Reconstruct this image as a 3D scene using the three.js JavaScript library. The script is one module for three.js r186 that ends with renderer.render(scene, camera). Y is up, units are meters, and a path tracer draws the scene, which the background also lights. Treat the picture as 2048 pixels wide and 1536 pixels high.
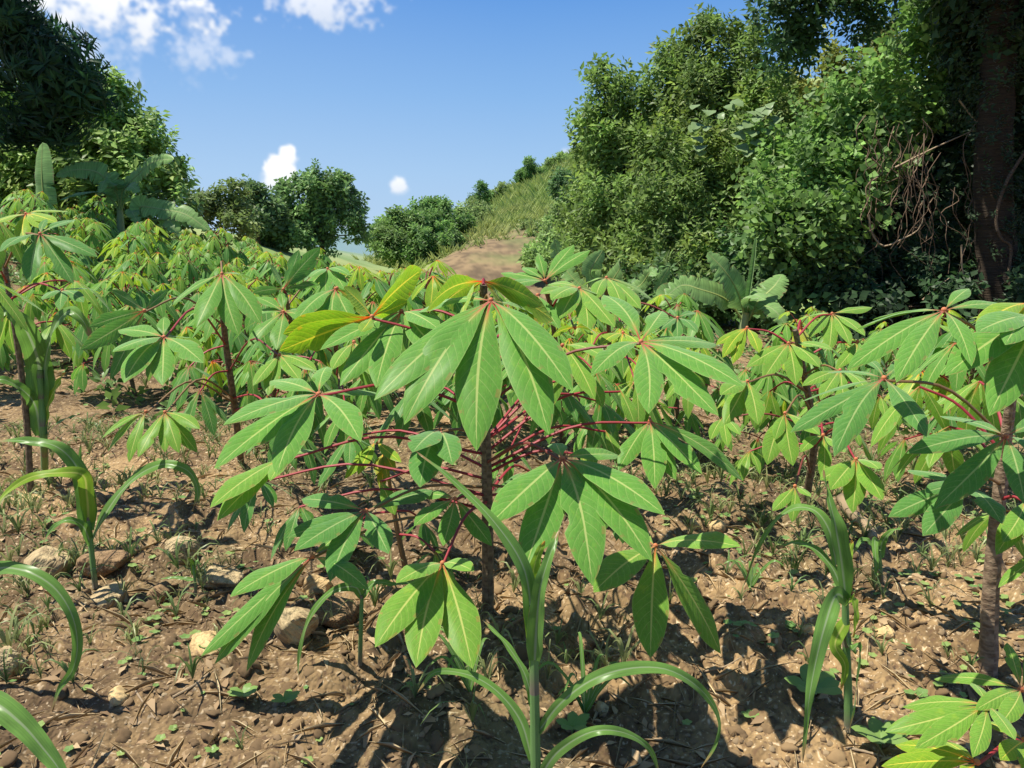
import * as THREE from 'three';
import { mergeGeometries, mergeVertices } from 'three/addons/utils/BufferGeometryUtils.js';

// ------------------------------------------------------------ camera, sky, sun, exposure
const F = 1658, PITCH = -10.2 * Math.PI / 180, H = 0.9;          // the photograph is 2048 x 1536 pixels
const scene = new THREE.Scene();
const camera = new THREE.PerspectiveCamera(49.7, 4 / 3, 0.05, 9000);
camera.position.set(0, H, 0); camera.rotation.x = PITCH;
const renderer = new THREE.WebGLRenderer({ antialias: true });
renderer.toneMapping = THREE.LinearToneMapping; renderer.toneMappingExposure = 1.55;
renderer.shadowMap.enabled = true;
const SUN = new THREE.Vector3(-0.38, 0.9, -0.02).normalize();
const sun = new THREE.DirectionalLight(new THREE.Color(1, 0.95, 0.82), 5);
sun.position.copy(SUN).multiplyScalar(60); sun.castShadow = true; sun.shadow.mapSize.set(4096, 4096);
Object.assign(sun.shadow.camera, { left: -25, right: 25, top: 25, bottom: -25, near: 1, far: 140 });
scene.add(sun); scene.add(sun.target);

// ------------------------------------------------------------ small tools
const V = (x, y, z) => new THREE.Vector3(x, y, z), UP = V(0, 1, 0);
function rng(s) { s = (s * 2654435761) >>> 0; return () => { s = (s + 0x6d2b79f5) | 0; let t = Math.imul(s ^ (s >>> 15), 1 | s); t = (t + Math.imul(t ^ (t >>> 7), 61 | t)) ^ t; return ((t ^ (t >>> 14)) >>> 0) / 4294967296; }; }
const R = rng(7), rr = (a, b, f = R) => a + (b - a) * f();
const ss = (a, b, x) => { const t = Math.min(1, Math.max(0, (x - a) / (b - a))); return t * t * (3 - 2 * t); };
const mix = (a, b, t) => a + (b - a) * t, mix3 = (a, b, t) => [mix(a[0], b[0], t), mix(a[1], b[1], t), mix(a[2], b[2], t)];
const hash2 = (x, y, s) => { let h = Math.imul(x, 374761393) + Math.imul(y, 668265263) + Math.imul(s, 1442695041); h = Math.imul(h ^ (h >>> 13), 1274126177); return ((h ^ (h >>> 16)) >>> 0) / 4294967296; };
function vn(x, y, s = 0, per = 0) {                                // value noise, -1..1, tiles when per > 0
  const xi = Math.floor(x), yi = Math.floor(y), fx = x - xi, fy = y - yi, u = fx * fx * (3 - 2 * fx), v = fy * fy * (3 - 2 * fy);
  const w = (a) => per ? ((a % per) + per) % per : a, h = (a, b) => hash2(w(a), w(b), s);
  return 2 * mix(mix(h(xi, yi), h(xi + 1, yi), u), mix(h(xi, yi + 1), h(xi + 1, yi + 1), u), v) - 1;
}
const fbm = (x, y, o = 4, s = 0, per = 0) => { let a = 0.5, t = 0; for (let i = 0; i < o; i++) { t += a * vn(x, y, s + i, per); x *= 2; y *= 2; per *= 2; a *= 0.5; } return t; };
const vn3 = (p, f, s) => (vn(p.x * f + p.z * 0.71 * f, p.y * f, s) + vn(p.y * f + 3.3, p.z * f + p.x * 0.37 * f, s + 5)) * 0.5;
const cP = Math.cos(PITCH), sP = Math.sin(PITCH);
function ray(px, py) { const x = (px - 1024) / F, y = (768 - py) / F; return V(x, y * cP + sP, y * sP - cP); }   // a pixel's direction
function at(px, py, d) { const r = ray(px, py); return r.multiplyScalar(d / -r.z).add(V(0, H, 0)); }               // d metres ahead
const toSRGB = (c) => { c = Math.min(1, Math.max(0, c)); return 255 * (c < 0.0031308 ? c * 12.92 : 1.055 * Math.pow(c, 1 / 2.4) - 0.055); };
function tex(w, h, fn, srgb = true) {                              // fn(u, v, i, j) -> [r, g, b] linear
  const a = new Uint8Array(w * h * 4);
  for (let j = 0, k = 0; j < h; j++) for (let i = 0; i < w; i++, k += 4) { const c = fn((i + 0.5) / w, (j + 0.5) / h); for (let n = 0; n < 3; n++) a[k + n] = srgb ? toSRGB(c[n]) : 255 * Math.min(1, Math.max(0, c[n])); a[k + 3] = 255; }
  const t = new THREE.DataTexture(a, w, h); t.magFilter = THREE.LinearFilter; t.minFilter = THREE.LinearMipmapLinearFilter; t.generateMipmaps = true;
  t.wrapS = t.wrapT = THREE.RepeatWrapping; if (srgb) t.colorSpace = THREE.SRGBColorSpace; t.needsUpdate = true; return t;
}
const taken = new Map();
function numbered(n) { const k = taken.get(n) ?? 0; taken.set(n, k + 1); return k ? n + '_' + String(k).padStart(3, '0') : n; }
function tag(o, label, category, group, kind) { Object.assign(o.userData, label && { label }, category && { category }, group && { group }, kind && { kind }); return o; }
function thing(name, pos, label, category, group) { const g = new THREE.Group(); g.name = numbered(name); g.position.copy(pos); scene.add(g); return tag(g, label, category, group); }
function part(parent, name, geo, mat, label) { const m = new THREE.Mesh(geo, mat); m.name = name; m.castShadow = m.receiveShadow = true; if (label) m.userData.label = label; parent.add(m); return m; }
const rgb = (r, g, b) => new THREE.Color().setRGB(r, g, b);
function std(c, rough = 0.9, o = {}) { return new THREE.MeshStandardMaterial({ color: rgb(...c), roughness: rough, side: THREE.DoubleSide, ...o }); }
function geom(pos, idx, uv, col) {
  const g = new THREE.BufferGeometry(); g.setAttribute('position', new THREE.Float32BufferAttribute(pos, 3));
  g.setAttribute('uv', new THREE.Float32BufferAttribute(uv ?? new Float32Array(pos.length / 3 * 2), 2));
  if (col) g.setAttribute('color', new THREE.Float32BufferAttribute(col, 3));
  g.setIndex(idx); g.computeVertexNormals(); return g;
}
function tube(pts, r0, r1, seg = 10, rad = 6, wob = 0) {           // a tapering round stick along points
  const c = new THREE.CatmullRomCurve3(pts), pos = [], idx = [], uv = []; let side = V(0, 0, 1);
  const len = c.getLength();
  for (let i = 0; i <= seg; i++) {
    const t = i / seg, p = c.getPoint(t), T = c.getTangent(t);
    side = side.clone().addScaledVector(T, -side.dot(T)); if (side.lengthSq() < 1e-4) side.set(1, 0, 0).addScaledVector(T, -T.x); side.normalize();
    const b = T.clone().cross(side), r = mix(r0, r1, t) * (1 + wob * Math.sin(t * 47 + i));
    for (let k = 0; k <= rad; k++) { const a = k / rad * Math.PI * 2; const q = p.clone().addScaledVector(side, r * Math.cos(a)).addScaledVector(b, r * Math.sin(a)); pos.push(q.x, q.y, q.z); uv.push(k / rad, t * len * 6); }
  }
  const n = rad + 1;
  for (let i = 0; i < seg; i++) for (let k = 0; k < rad; k++) { const a = i * n + k; idx.push(a, a + n, a + 1, a + 1, a + n, a + n + 1); }
  const cap = (i, flip) => { const c0 = pos.length / 3; const p = c.getPoint(i / seg); pos.push(p.x, p.y, p.z); uv.push(0.5, i / seg * len * 6); for (let k = 0; k < rad; k++) { const a = i * n + k; flip ? idx.push(c0, a, a + 1) : idx.push(c0, a + 1, a); } };
  cap(seg, true); cap(0, false);
  return geom(pos, idx, uv);
}

// ------------------------------------------------------------ the sky
{
  const W = 3072, Hh = 1536, data = new Float32Array(W * Hh * 4), E = 1 / 1.55;
  const stops = [[0, [0.47, 0.65, 0.87]], [4, [0.385, 0.6, 0.88]], [9, [0.255, 0.485, 0.845]], [15, [0.135, 0.345, 0.775]], [30, [0.075, 0.22, 0.6]], [90, [0.04, 0.12, 0.4]]];
  const clouds = [];                                               // azimuth, elevation, half sizes, strength, flat base
  const cl = (px, py, rx, ry, s, soft = 0.5) => { const d = ray(px, py).normalize(); clouds.push([Math.atan2(d.x, -d.z) * 57.3, Math.asin(d.y) * 57.3, rx / F * 57.3, ry / F * 57.3, s, soft]); };
  cl(190, 0, 185, 62, 1.0, 0.5); cl(60, -60, 220, 90, 1.0, 0.5); cl(150, 95, 130, 75, 0.42, 0.9); cl(380, 20, 40, 30, 0.35, 0.9);
  cl(415, 112, 62, 32, 0.45, 0.8); cl(650, 12, 110, 36, 0.75, 0.7); cl(690, -20, 70, 40, 0.8, 0.6); cl(205, 122, 22, 20, 0.4, 0.8);
  cl(566, 342, 33, 37, 1.5, 0.16); cl(574, 312, 18, 22, 1.5, 0.14); cl(600, 362, 60, 18, 0.5, 0.8); cl(797, 364, 17, 21, 0.85, 0.4); cl(800, 384, 18, 9, 0.3, 0.8);
  cl(728, 458, 40, 16, 0.6, 0.7); cl(1135, 306, 18, 9, 0.4, 0.7);
  const q = rng(91);
  for (let k = 0; k < 34; k++) { const az = rr(40, 320, q), el = rr(4, 60, q); clouds.push([az > 180 ? az - 360 : az, el, rr(3, 13, q), rr(1.2, 4.5, q), rr(0.4, 1.1, q), 0.6]); }
  const sAz = Math.atan2(SUN.x, -SUN.z) * 57.3;
  for (let j = 0; j < Hh; j++) {
    const el = ((j + 0.5) / Hh - 0.5) * 180, e = Math.max(0, el);
    let k = 0; while (k < stops.length - 2 && e > stops[k + 1][0]) k++;
    const base = mix3(stops[k][1], stops[k + 1][1], ss(0, 1, 0) + (e - stops[k][0]) / (stops[k + 1][0] - stops[k][0])), near = el > -1 ? clouds.filter((c) => Math.abs(c[1] - el) < c[3] * 2.2) : [];
    for (let i = 0; i < W; i++) {
      let az = ((i + 0.5) / W - 0.5) * 360;                        // three.js: u = atan2(z, x)
      const x = Math.cos(az / 57.29578), z = Math.sin(az / 57.29578); az = Math.atan2(x, -z) * 57.29578;
      const cd = (x * SUN.x + z * SUN.z) * Math.cos(el / 57.3) + SUN.y * Math.sin(el / 57.3), glow = Math.pow(Math.max(0, cd), 7) * 0.3 + 0.13 * Math.max(0, -(az) / 40) * ss(60, 0, Math.abs(az)) ;
      let c = [base[0] + glow * 0.55, base[1] + glow * 0.42, base[2] + glow * 0.22];
      let cov = 0, shade = 0;
      for (const m of near) {
        let da = az - m[0]; if (da > 180) da -= 360; if (da < -180) da += 360;
        const a = da / m[2], b = (el - m[1]) / m[3]; if (a * a + b * b > 4.5) continue;
        const n = fbm(da * 0.9 + m[0], (el - m[1]) * 1.1 + 9 + m[1], 5, 3) + 0.45 * fbm(da * 3.1, el * 3.3, 3, 8);
        const dens = 1 - Math.sqrt(a * a + b * b) + n * (0.35 + m[5] * 1.15);
        const d = ss(0, 0.12 + m[5] * 1.1, dens) * Math.min(1, m[4]);
        if (d > cov) { cov = d; shade = ss(0.5, -0.9, b) * (0.25 + 0.3 * m[5]); }
      }
      const wh = mix3([1.08, 1.09, 1.11], [0.66, 0.73, 0.83], Math.min(1, shade));
      c = mix3(c, wh, cov);
      const o = (j * W + i) * 4; for (let n = 0; n < 3; n++) data[o + n] = (el < 0 ? [0.3, 0.28, 0.2][n] : c[n]) * E; data[o + 3] = 1;
    }
  }
  const t = new THREE.DataTexture(data, W, Hh, THREE.RGBAFormat, THREE.FloatType); t.mapping = THREE.EquirectangularReflectionMapping; t.magFilter = THREE.LinearFilter; t.needsUpdate = true;
  scene.background = t; scene.environment = t;
}

// ------------------------------------------------------------ the lie of the land
function gh(x, z) {
  const d = -z; let h = 0;
  h += 0.16 * Math.max(0, Math.min(14, -x - 1.7)) * ss(3.2, 7.5, d);                       // rises on the left
  h -= 0.1 * Math.max(0, Math.min(d, 19) - 9) * ss(-9, -2, x);                          // falls away ahead
  h -= 0.05 * Math.max(0, Math.min(d, 400) - 22) * (1 - ss(-6, 0, x - 0.02 * d));          // the valley
  const k = ss(21, 48, d); h += k * 8.5 * ss(-9, 15, x + 0.05 * (d - 40)) + 1.4 * ss(19, 28, d) * ss(-4.5, -1, x);          // the hillside
  h += 0.25 * ss(3.5, 9, x) * ss(2, 8, d) - 0.2 * ss(0.5, 2.2, x) * ss(3, 4.8, d) * ss(12, 7, d);
  h += ss(300, 900, d) * (20 + 22 * fbm(x / 500, d / 900, 3, 4)) ;
  h += 0.03 * vn(x * 0.9, z * 0.9, 2) + 0.025 * Math.sin(x * 0.6 + z * 6.6) * ss(16, 8, d);
  return h;
}
function cells(x, y, s) {                                           // rounded lumps with cracks between them, 0..1
  const xi = Math.floor(x), yi = Math.floor(y); let f1 = 9, f2 = 9, hh = 0;
  for (let j = -1; j <= 1; j++) for (let i = -1; i <= 1; i++) { const a = xi + i, b = yi + j, dx = a + hash2(a, b, s) - x, dy = b + hash2(a, b, s + 1) - y, d = dx * dx + dy * dy; if (d < f1) { f2 = f1; f1 = d; hh = hash2(a, b, s + 2); } else if (d < f2) f2 = d; }
  return hh * hh * Math.min(1, (Math.sqrt(f2) - Math.sqrt(f1)) * 2.6) * (1 - 0.5 * f1);
}
function gd(x, z) {                                                 // with clods
  const f = 1 / (1 + 0.02 * (x * x + z * z));
  const lump = fbm(x * 5, z * 5, 3, 11), c = Math.max(0, vn(x * 13, z * 13, 17)) , c2 = Math.max(0, vn(x * 31 + 5, z * 31, 19) - 0.1), c3 = vn(x * 75, z * 75, 23), rough = 0.35 + 0.65 * ss(-0.25, 0.3, vn(x * 1.6, z * 1.6, 29)), near = x * x + z * z < 30;
  return gh(x, z) + f * (0.05 * lump + 0.02 * c * c * rough + 0.006 * c2 + 0.003 * c3 + (near ? rough * (0.034 * cells(x * 11 + lump, z * 11, 41) + 0.022 * cells(x * 24 + 3, z * 24 + lump, 44) + 0.009 * cells(x * 52, z * 52, 47)) : 0.02 * rough));
}
function gnd(px, py) { const r = ray(px, py); let t = 0.6; for (let i = 0; i < 4000; i++) { const p = r.clone().multiplyScalar(t); p.y += H; if (p.y <= gd(p.x, p.z)) { p.y = gd(p.x, p.z); return p; } t *= 1.002; } return at(px, py, 40); }

// ------------------------------------------------------------ textures and materials
const soilTex = tex(1024, 1024, (u, v) => {
  const a = fbm(u * 6, v * 6, 5, 40, 6), b = fbm(u * 40, v * 40, 3, 50, 40), c = vn(u * 150, v * 150, 60, 150), g = vn(u * 300, v * 300, 61, 300);
  let k = mix3([0.115, 0.07, 0.031], [0.275, 0.178, 0.083], ss(-0.6, 0.6, a + 0.7 * b + 0.25 * c));
  if (c > 0.62) k = mix3(k, [0.47, 0.35, 0.22], ss(0.62, 0.9, c)); if (g > 0.8) k = mix3(k, [0.55, 0.44, 0.3], 0.7); if (c < -0.6) k = mix3(k, [0.10, 0.055, 0.03], 0.6);
  return k;
});
const soilBump = tex(1024, 1024, (u, v) => { const h = 0.5 + 0.35 * fbm(u * 24, v * 24, 4, 70, 24) + 0.22 * vn(u * 110, v * 110, 71, 110) + 0.12 * vn(u * 260, v * 260, 72, 260); return [h, h, h]; }, false);
const M = {};
M.soil = std([1, 1, 1], 0.97, { map: soilTex, bumpMap: soilBump, bumpScale: 0.011, vertexColors: true });
M.hill = std([1, 1, 1], 1, { vertexColors: true });
function leafTex(base, vein, hub, n, midw, sd = 0) {
  return tex(256, 512, (u, v) => {
    const a = Math.abs(u - 0.5) * 2, q = v * n - a * 1.55 - 0.5 * a * a + (u > 0.5 ? 0.37 : 0), dv = Math.abs(q - Math.round(q)), cell = Math.abs(((q % 1) + 1) % 1 - 0.5) * 2;
    let c = mix3(base, [base[0] * 1.35, base[1] * 1.22, base[2] * 1.2], 0.5 + 0.6 * fbm(u * 9 + sd * 7, v * 18, 3, 80));
    const bl = fbm(u * 5 + sd * 3.7, v * 9 + sd, 4, 300); c = mix3(c, [base[0] * 1.9, base[1] * 1.35, base[2] * 1.1], 0.55 * ss(0.28, 0.5, bl)); const br = vn(u * 22 + sd * 5, v * 44 + sd, 305); if (br > 0.86) c = mix3(c, [0.26, 0.16, 0.06], 0.7 * ss(0.86, 0.93, br)); if (a > 0.8 && fbm(v * 16 + sd, u > 0.5 ? 3 : 9, 3, 307) > 0.28) c = mix3(c, [0.33, 0.26, 0.07], 0.6);
    
    const s1 = vn(u * 60, v * 90, 83); c = c.map((x) => x * (1 + 0.1 * s1));
    c = mix3(c, vein, (1 - ss(0.012, 0.055, dv)) * (0.72 - 0.4 * a) * ss(0.03, 0.12, v));
    const r2 = Math.abs(fbm(u * 26, v * 40, 2, 85)); c = mix3(c, vein, 0.22 * (1 - ss(0, 0.05, r2)));
    c = mix3(c, mix3(vein, [vein[0] * 1.5, vein[1] * 1.25, vein[2] * 1.4], 0.6), 1 - ss(midw * 0.5, midw, a * (0.45 + 1.1 * v)));
    c = mix3(c, vein, 0.5 * ss(0.93, 0.985, a));
    if (hub) { const k = ss(0.34, 0.04, v); c = mix3(c, [0.42, 0.44, 0.1], 0.6 * k * ss(1, 0.1, a)); c = mix3(c, mix3([0.55, 0.36, 0.09], hub, ss(0.24, 0.06, v)), ss(0.32, 0.06, v) * (1 - ss(0.12, 0.5, a - 0.5 * ss(0.12, 0.03, v)))); }
    return c;
  });
}
const leafBump = tex(256, 512, (u, v) => { const a = Math.abs(u - 0.5) * 2, q = v * 13 - a * 1.55 - 0.5 * a * a + (u > 0.5 ? 0.37 : 0), dv = Math.abs(q - Math.round(q)); const h = 0.35 + 0.45 * ss(0, 0.3, dv) * ss(0, 0.12, a) + 0.1 * fbm(u * 20, v * 40, 3, 90) ; return [h, h, h]; }, false);
function leafMat(map, c, o = {}) { return new THREE.MeshPhysicalMaterial({ map, color: rgb(...c), roughness: 1, side: THREE.DoubleSide, transmission: 0.45, thickness: 0, specularIntensity: 0.4, clearcoat: 0.14, clearcoatRoughness: 0.34, bumpMap: leafBump, bumpScale: 0.0007, ...o }); }
const cassTex = leafTex([0.118, 0.315, 0.042], [0.36, 0.5, 0.14], [0.6, 0.1, 0.06], 13, 0.085), cassTex2 = leafTex([0.135, 0.325, 0.04], [0.37, 0.5, 0.14], [0.55, 0.2, 0.06], 12, 0.08, 1), cassTex3 = leafTex([0.1, 0.28, 0.046], [0.32, 0.46, 0.14], [0.6, 0.09, 0.06], 14, 0.085, 2);
M.leaf = leafMat(cassTex, [1, 1, 1]); M.leaf2 = leafMat(cassTex2, [1.15, 1.06, 0.92]); M.leafd = leafMat(cassTex3, [0.88, 0.92, 1.0]);
M.leaf3 = leafMat(cassTex3, [1.1, 1.08, 0.9]); M.leaf4 = leafMat(cassTex2, [0.9, 0.95, 0.95]);
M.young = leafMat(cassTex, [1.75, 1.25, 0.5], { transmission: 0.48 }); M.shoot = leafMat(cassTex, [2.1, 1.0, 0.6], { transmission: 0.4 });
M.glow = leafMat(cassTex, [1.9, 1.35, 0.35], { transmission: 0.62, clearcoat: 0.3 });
const maizeTex = tex(128, 512, (u, v) => {
  const a = Math.abs(u - 0.5) * 2, st = vn(u * 46, v * 3, 101) * 0.5 + vn(u * 90, v * 2, 102) * 0.5;
  let c = [0.14, 0.29, 0.05].map((x) => x * (1 + 0.25 * st + 0.2 * fbm(u * 4, v * 14, 3, 104)));
  c = mix3(c, [0.3, 0.4, 0.2], 1 - ss(0.04, 0.13, a * (0.5 + v)));
  return mix3(c, [0.34, 0.22, 0.09], Math.max(ss(0.9, 0.97, v + 0.05 * vn(u * 8, v * 30, 107)), 0.7 * ss(0.9, 1, a) * ss(0.1, 0.5, fbm(v * 14, u > 0.5 ? 2 : 7, 3, 108))));
});
M.maize = leafMat(maizeTex, [1, 1, 1], { bumpMap: null, transmission: 0.42, clearcoat: 0.35, clearcoatRoughness: 0.3 });
M.maizey = leafMat(maizeTex, [1.9, 1.5, 0.7], { bumpMap: null, transmission: 0.5 });
M.maizeStem = leafMat(tex(64, 256, (u, v) => mix3([0.16, 0.3, 0.09], [0.2, 0.17, 0.12], ss(0.35, 0.0, v)).map((x) => x * (1 + 0.12 * vn(u * 30, v * 4, 111)))), [1, 1, 1], { transmission: 0.1, bumpMap: null });
const banTex = tex(128, 1024, (u, v) => { const st = vn(u * 2, v * 170, 121), a = Math.abs(u - 0.5) * 2; let c = [0.22, 0.39, 0.115].map((x) => x * (1 + 0.28 * st + 0.2 * fbm(u * 3, v * 9, 2, 122))); if (a > 0.9 && vn(3, v * 60, 124) > 0.45) c = mix3(c, [0.3, 0.22, 0.1], 0.6); return mix3(c, [0.32, 0.42, 0.18], 1 - ss(0.03, 0.09, a)); });
M.banana = leafMat(banTex, [1, 1, 1], { bumpMap: null, transmission: 0.4, clearcoat: 0.25 });
M.bananaStem = std([0.22, 0.27, 0.11], 0.7);
const barkTex = tex(256, 512, (u, v) => { const b = fbm(u * 8, v * 22, 4, 131, 0); let c = mix3([0.13, 0.085, 0.055], [0.30, 0.22, 0.15], ss(-0.5, 0.5, b)); const nd = Math.abs((v * 9) % 1 - 0.5); return mix3(c, [0.34, 0.26, 0.18], 0.5 * ss(0.12, 0.02, nd)); });
const barkBump = tex(128, 512, (u, v) => { const h = 0.5 + 0.5 * fbm(u * 8, v * 30, 4, 133); return [h, h, h]; }, false);
M.stem = std([1, 0.95, 0.9], 0.85, { map: barkTex, bumpMap: barkBump, bumpScale: 0.003 });
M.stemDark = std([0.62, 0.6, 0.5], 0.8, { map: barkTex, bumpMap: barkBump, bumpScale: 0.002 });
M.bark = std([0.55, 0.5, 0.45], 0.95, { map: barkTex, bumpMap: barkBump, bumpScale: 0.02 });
M.red = new THREE.MeshPhysicalMaterial({ color: rgb(0.27, 0.022, 0.03), roughness: 0.6 });
M.redd = new THREE.MeshPhysicalMaterial({ color: rgb(0.16, 0.03, 0.02), roughness: 0.6 });
M.redg = new THREE.MeshPhysicalMaterial({ color: rgb(0.2, 0.11, 0.04), roughness: 0.6 });
M.dry = std([0.32, 0.23, 0.14], 0.95); M.dryLeaf = std([0.36, 0.22, 0.1], 0.95);
const rockTex = tex(256, 256, (u, v) => { const a = fbm(u * 5, v * 5, 5, 141, 5), b = vn(u * 60, v * 60, 142, 60); return mix3([0.24, 0.165, 0.085], [0.46, 0.35, 0.19], ss(-0.5, 0.5, a + 0.3 * b)); });
const rockBump = tex(256, 256, (u, v) => { const h = 0.5 + 0.5 * fbm(u * 12, v * 12, 5, 145, 12); return [h, h, h]; }, false);
M.rock = std([1, 1, 1], 0.95, { map: rockTex, bumpMap: rockBump, bumpScale: 0.02 });
M.pebble = std([0.34, 0.235, 0.145], 0.95);

// ------------------------------------------------------------ ground sheet
{
  const ang = []; for (let a = -42; a <= 42.001; a += 0.2) ang.push(a); for (let a = 46; a <= 318; a += 5.23) ang.push(a);
  const rad = [0.02]; let r = 0.45; while (r < 20) { rad.push(r); r *= 1.0088; }
  const cut = rad.length; while (r < 5000) { rad.push(r); r *= r < 36 ? 1.009 : r < 70 ? 1.02 : 1.12; }
  const n = ang.length, mk = (i0, i1, far) => {
    const pos = [], uv = [], idx = [], col = [];
    for (let i = i0; i <= i1; i++) for (let j = 0; j < n; j++) {
      const a = ang[j] / 57.29578, x = rad[i] * Math.sin(a), z = -rad[i] * Math.cos(a), wide = ang[j] > 42.1;
      const y = wide || rad[i] > 45 ? gh(x, z) : gd(x, z); pos.push(x, y, z); uv.push(x / 1.1, z / 1.1);
      if (!far) { const m = ss(-0.35, 0.35, fbm(x * 1.1, z * 1.1, 4, 31)), w = ss(0.1, 0.5, fbm(x * 2.3 + 7, z * 2.3, 3, 35)), b = mix(0.8, 1.2, m); col.push(b * mix(1, 0.86, w), b * mix(1, 0.92, w), b * mix(1, 0.9, w)); }
      else {
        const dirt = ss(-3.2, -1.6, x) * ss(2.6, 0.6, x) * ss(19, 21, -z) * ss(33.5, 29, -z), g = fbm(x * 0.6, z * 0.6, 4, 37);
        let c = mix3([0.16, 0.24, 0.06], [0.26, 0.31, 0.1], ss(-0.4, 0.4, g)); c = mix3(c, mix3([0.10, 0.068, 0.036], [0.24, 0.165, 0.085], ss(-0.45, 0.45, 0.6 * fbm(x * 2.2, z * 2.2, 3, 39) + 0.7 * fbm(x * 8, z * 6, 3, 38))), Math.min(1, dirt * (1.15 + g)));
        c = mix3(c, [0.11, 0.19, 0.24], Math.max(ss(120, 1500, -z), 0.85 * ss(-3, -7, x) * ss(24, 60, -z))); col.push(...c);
      }
    }
    const m = i1 - i0;
    for (let i = 0; i < m; i++) for (let j = 0; j < n; j++) { const j2 = (j + 1) % n, a = i * n + j, b = i * n + j2; idx.push(a, b, a + n, b, b + n, a + n); }
    return geom(pos, idx, uv, col);
  };
  tag(part(scene, 'ground', mk(0, cut - 1, false), M.soil), null, null, null, 'structure');
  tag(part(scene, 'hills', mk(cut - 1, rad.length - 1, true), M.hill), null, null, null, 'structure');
}

// ------------------------------------------------------------ leaf shapes
const prof = (t, a = 1.55, b = 0.98) => { const m = a / (a + b); return Math.pow(t, a) * Math.pow(1 - t, b) / (Math.pow(m, a) * Math.pow(1 - m, b)); };
function blade(P, T, N, w, o = {}) {
  const bt = hash2(Math.round(P.x * 9000 + T.z * 7000), Math.round(T.y * 8000 + T.x * 5000), 77), bite = bt < 0.3 ? 0.3 + 2 * bt : -9, biteSide = bt * 1e4 % 2 < 1 ? 1 : -1, biteW = 0.03 + 0.06 * (bt * 1e3 % 1);                                // one leaflet from P to T; N its upper side
  const { bend = 0.1, fold = 0.16, nu = 6, nv = 14, wave = 0.05, bow = 0, ph = 0, pr = prof, min = 0.06 } = o;
  const L = P.distanceTo(T), C = P.clone().lerp(T, 0.45).addScaledVector(N, bend * L), pos = [], uv = [], idx = [];
  for (let i = 0; i <= nv; i++) {
    const t = i / nv, s = 1 - t, p = V(0, 0, 0).addScaledVector(P, s * s).addScaledVector(C, 2 * s * t).addScaledVector(T, t * t);
    const tan = C.clone().sub(P).multiplyScalar(2 * s).addScaledVector(T.clone().sub(C), 2 * t).normalize();
    const sd = tan.clone().cross(N); if (sd.lengthSq() < 1e-5) sd.set(1, 0, 0); sd.normalize(); const n = sd.clone().cross(tan).normalize();
    const wt = w * Math.max(pr(t), t < 0.5 ? min : 0) / 2; p.addScaledVector(sd, bow * L * Math.sin(Math.PI * t));
    for (let j = 0; j <= nu; j++) {
      const x = -1 + 2 * j / nu, a = Math.abs(x), k = p.clone().addScaledVector(sd, x * wt * (x * biteSide > 0 && Math.abs(t - bite) < biteW ? 0.66 : 1) * (1 - 0.12 * fold * a) * (1 + 0.1 * a * vn(t * 6 + ph * 3, x > 0 ? 1 : 5, 9))).addScaledVector(n, wt * (fold * a * 1.4 - 0.22 * a * a) + wave * w * a * Math.sin(t * 11 + ph + (x > 0 ? 1.7 : 0)) * Math.sin(Math.PI * t));
      pos.push(k.x, k.y, k.z); uv.push((x + 1) / 2, t);
    }
  }
  const m = nu + 1;
  for (let i = 0; i < nv; i++) for (let j = 0; j < nu; j++) { const a = i * m + j; idx.push(a, a + 1, a + m, a + 1, a + m + 1, a + m); }
  return geom(pos, idx, uv);
}
function ribbon(pts, w, o = {}) {                                   // a strap leaf along points
  const { nu = 6, nv = 30, fold = 0.25, up = V(0, 1, 0.5), pr = (t) => Math.min(1, t * 5 + 0.55) * Math.pow(1 - t, 0.55) * 1.15, twist = 0, wave = 0.05, ph = 0, tear = 0, seed = 1 } = o;
  const c = new THREE.CatmullRomCurve3(pts), pos = [], uv = [], idx = [], q = rng(seed), cutL = [], cutR = [];
  if (tear) for (let i = 0; i <= nv; i++) { cutL.push(q() < tear ? rr(0.35, 0.9, q) : 1); cutR.push(q() < tear ? rr(0.35, 0.9, q) : 1); }
  let prev = null;
  for (let i = 0; i <= nv; i++) {
    const t = i / nv, p = c.getPoint(t), T = c.getTangent(t); let n = up.clone().addScaledVector(T, -up.dot(T)); if (prev) n.lerp(prev, 0.6); n.addScaledVector(T, -n.dot(T)).normalize(); prev = n.clone();
    n.applyAxisAngle(T, twist * t); const sd = T.clone().cross(n).normalize(), wt = w * pr(t) / 2;
    for (let j = 0; j <= nu; j++) {
      const x = -1 + 2 * j / nu, a = Math.abs(x), cut = tear ? (x < 0 ? cutL[i] : cutR[i]) : 1;
      const k = p.clone().addScaledVector(sd, x * wt * cut).addScaledVector(n, wt * fold * a * 1.3 - wt * 0.3 * a * a * (tear ? 1.1 : 0.6) + wave * w * a * Math.sin(t * 23 + ph + (x > 0 ? 2 : 0)));
      pos.push(k.x, k.y, k.z); uv.push((x + 1) / 2, t);
    }
  }
  const m = nu + 1;
  for (let i = 0; i < nv; i++) for (let j = 0; j < nu; j++) { const a = i * m + j; idx.push(a, a + 1, a + m, a + 1, a + m + 1, a + m); }
  return geom(pos, idx, uv);
}

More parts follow.
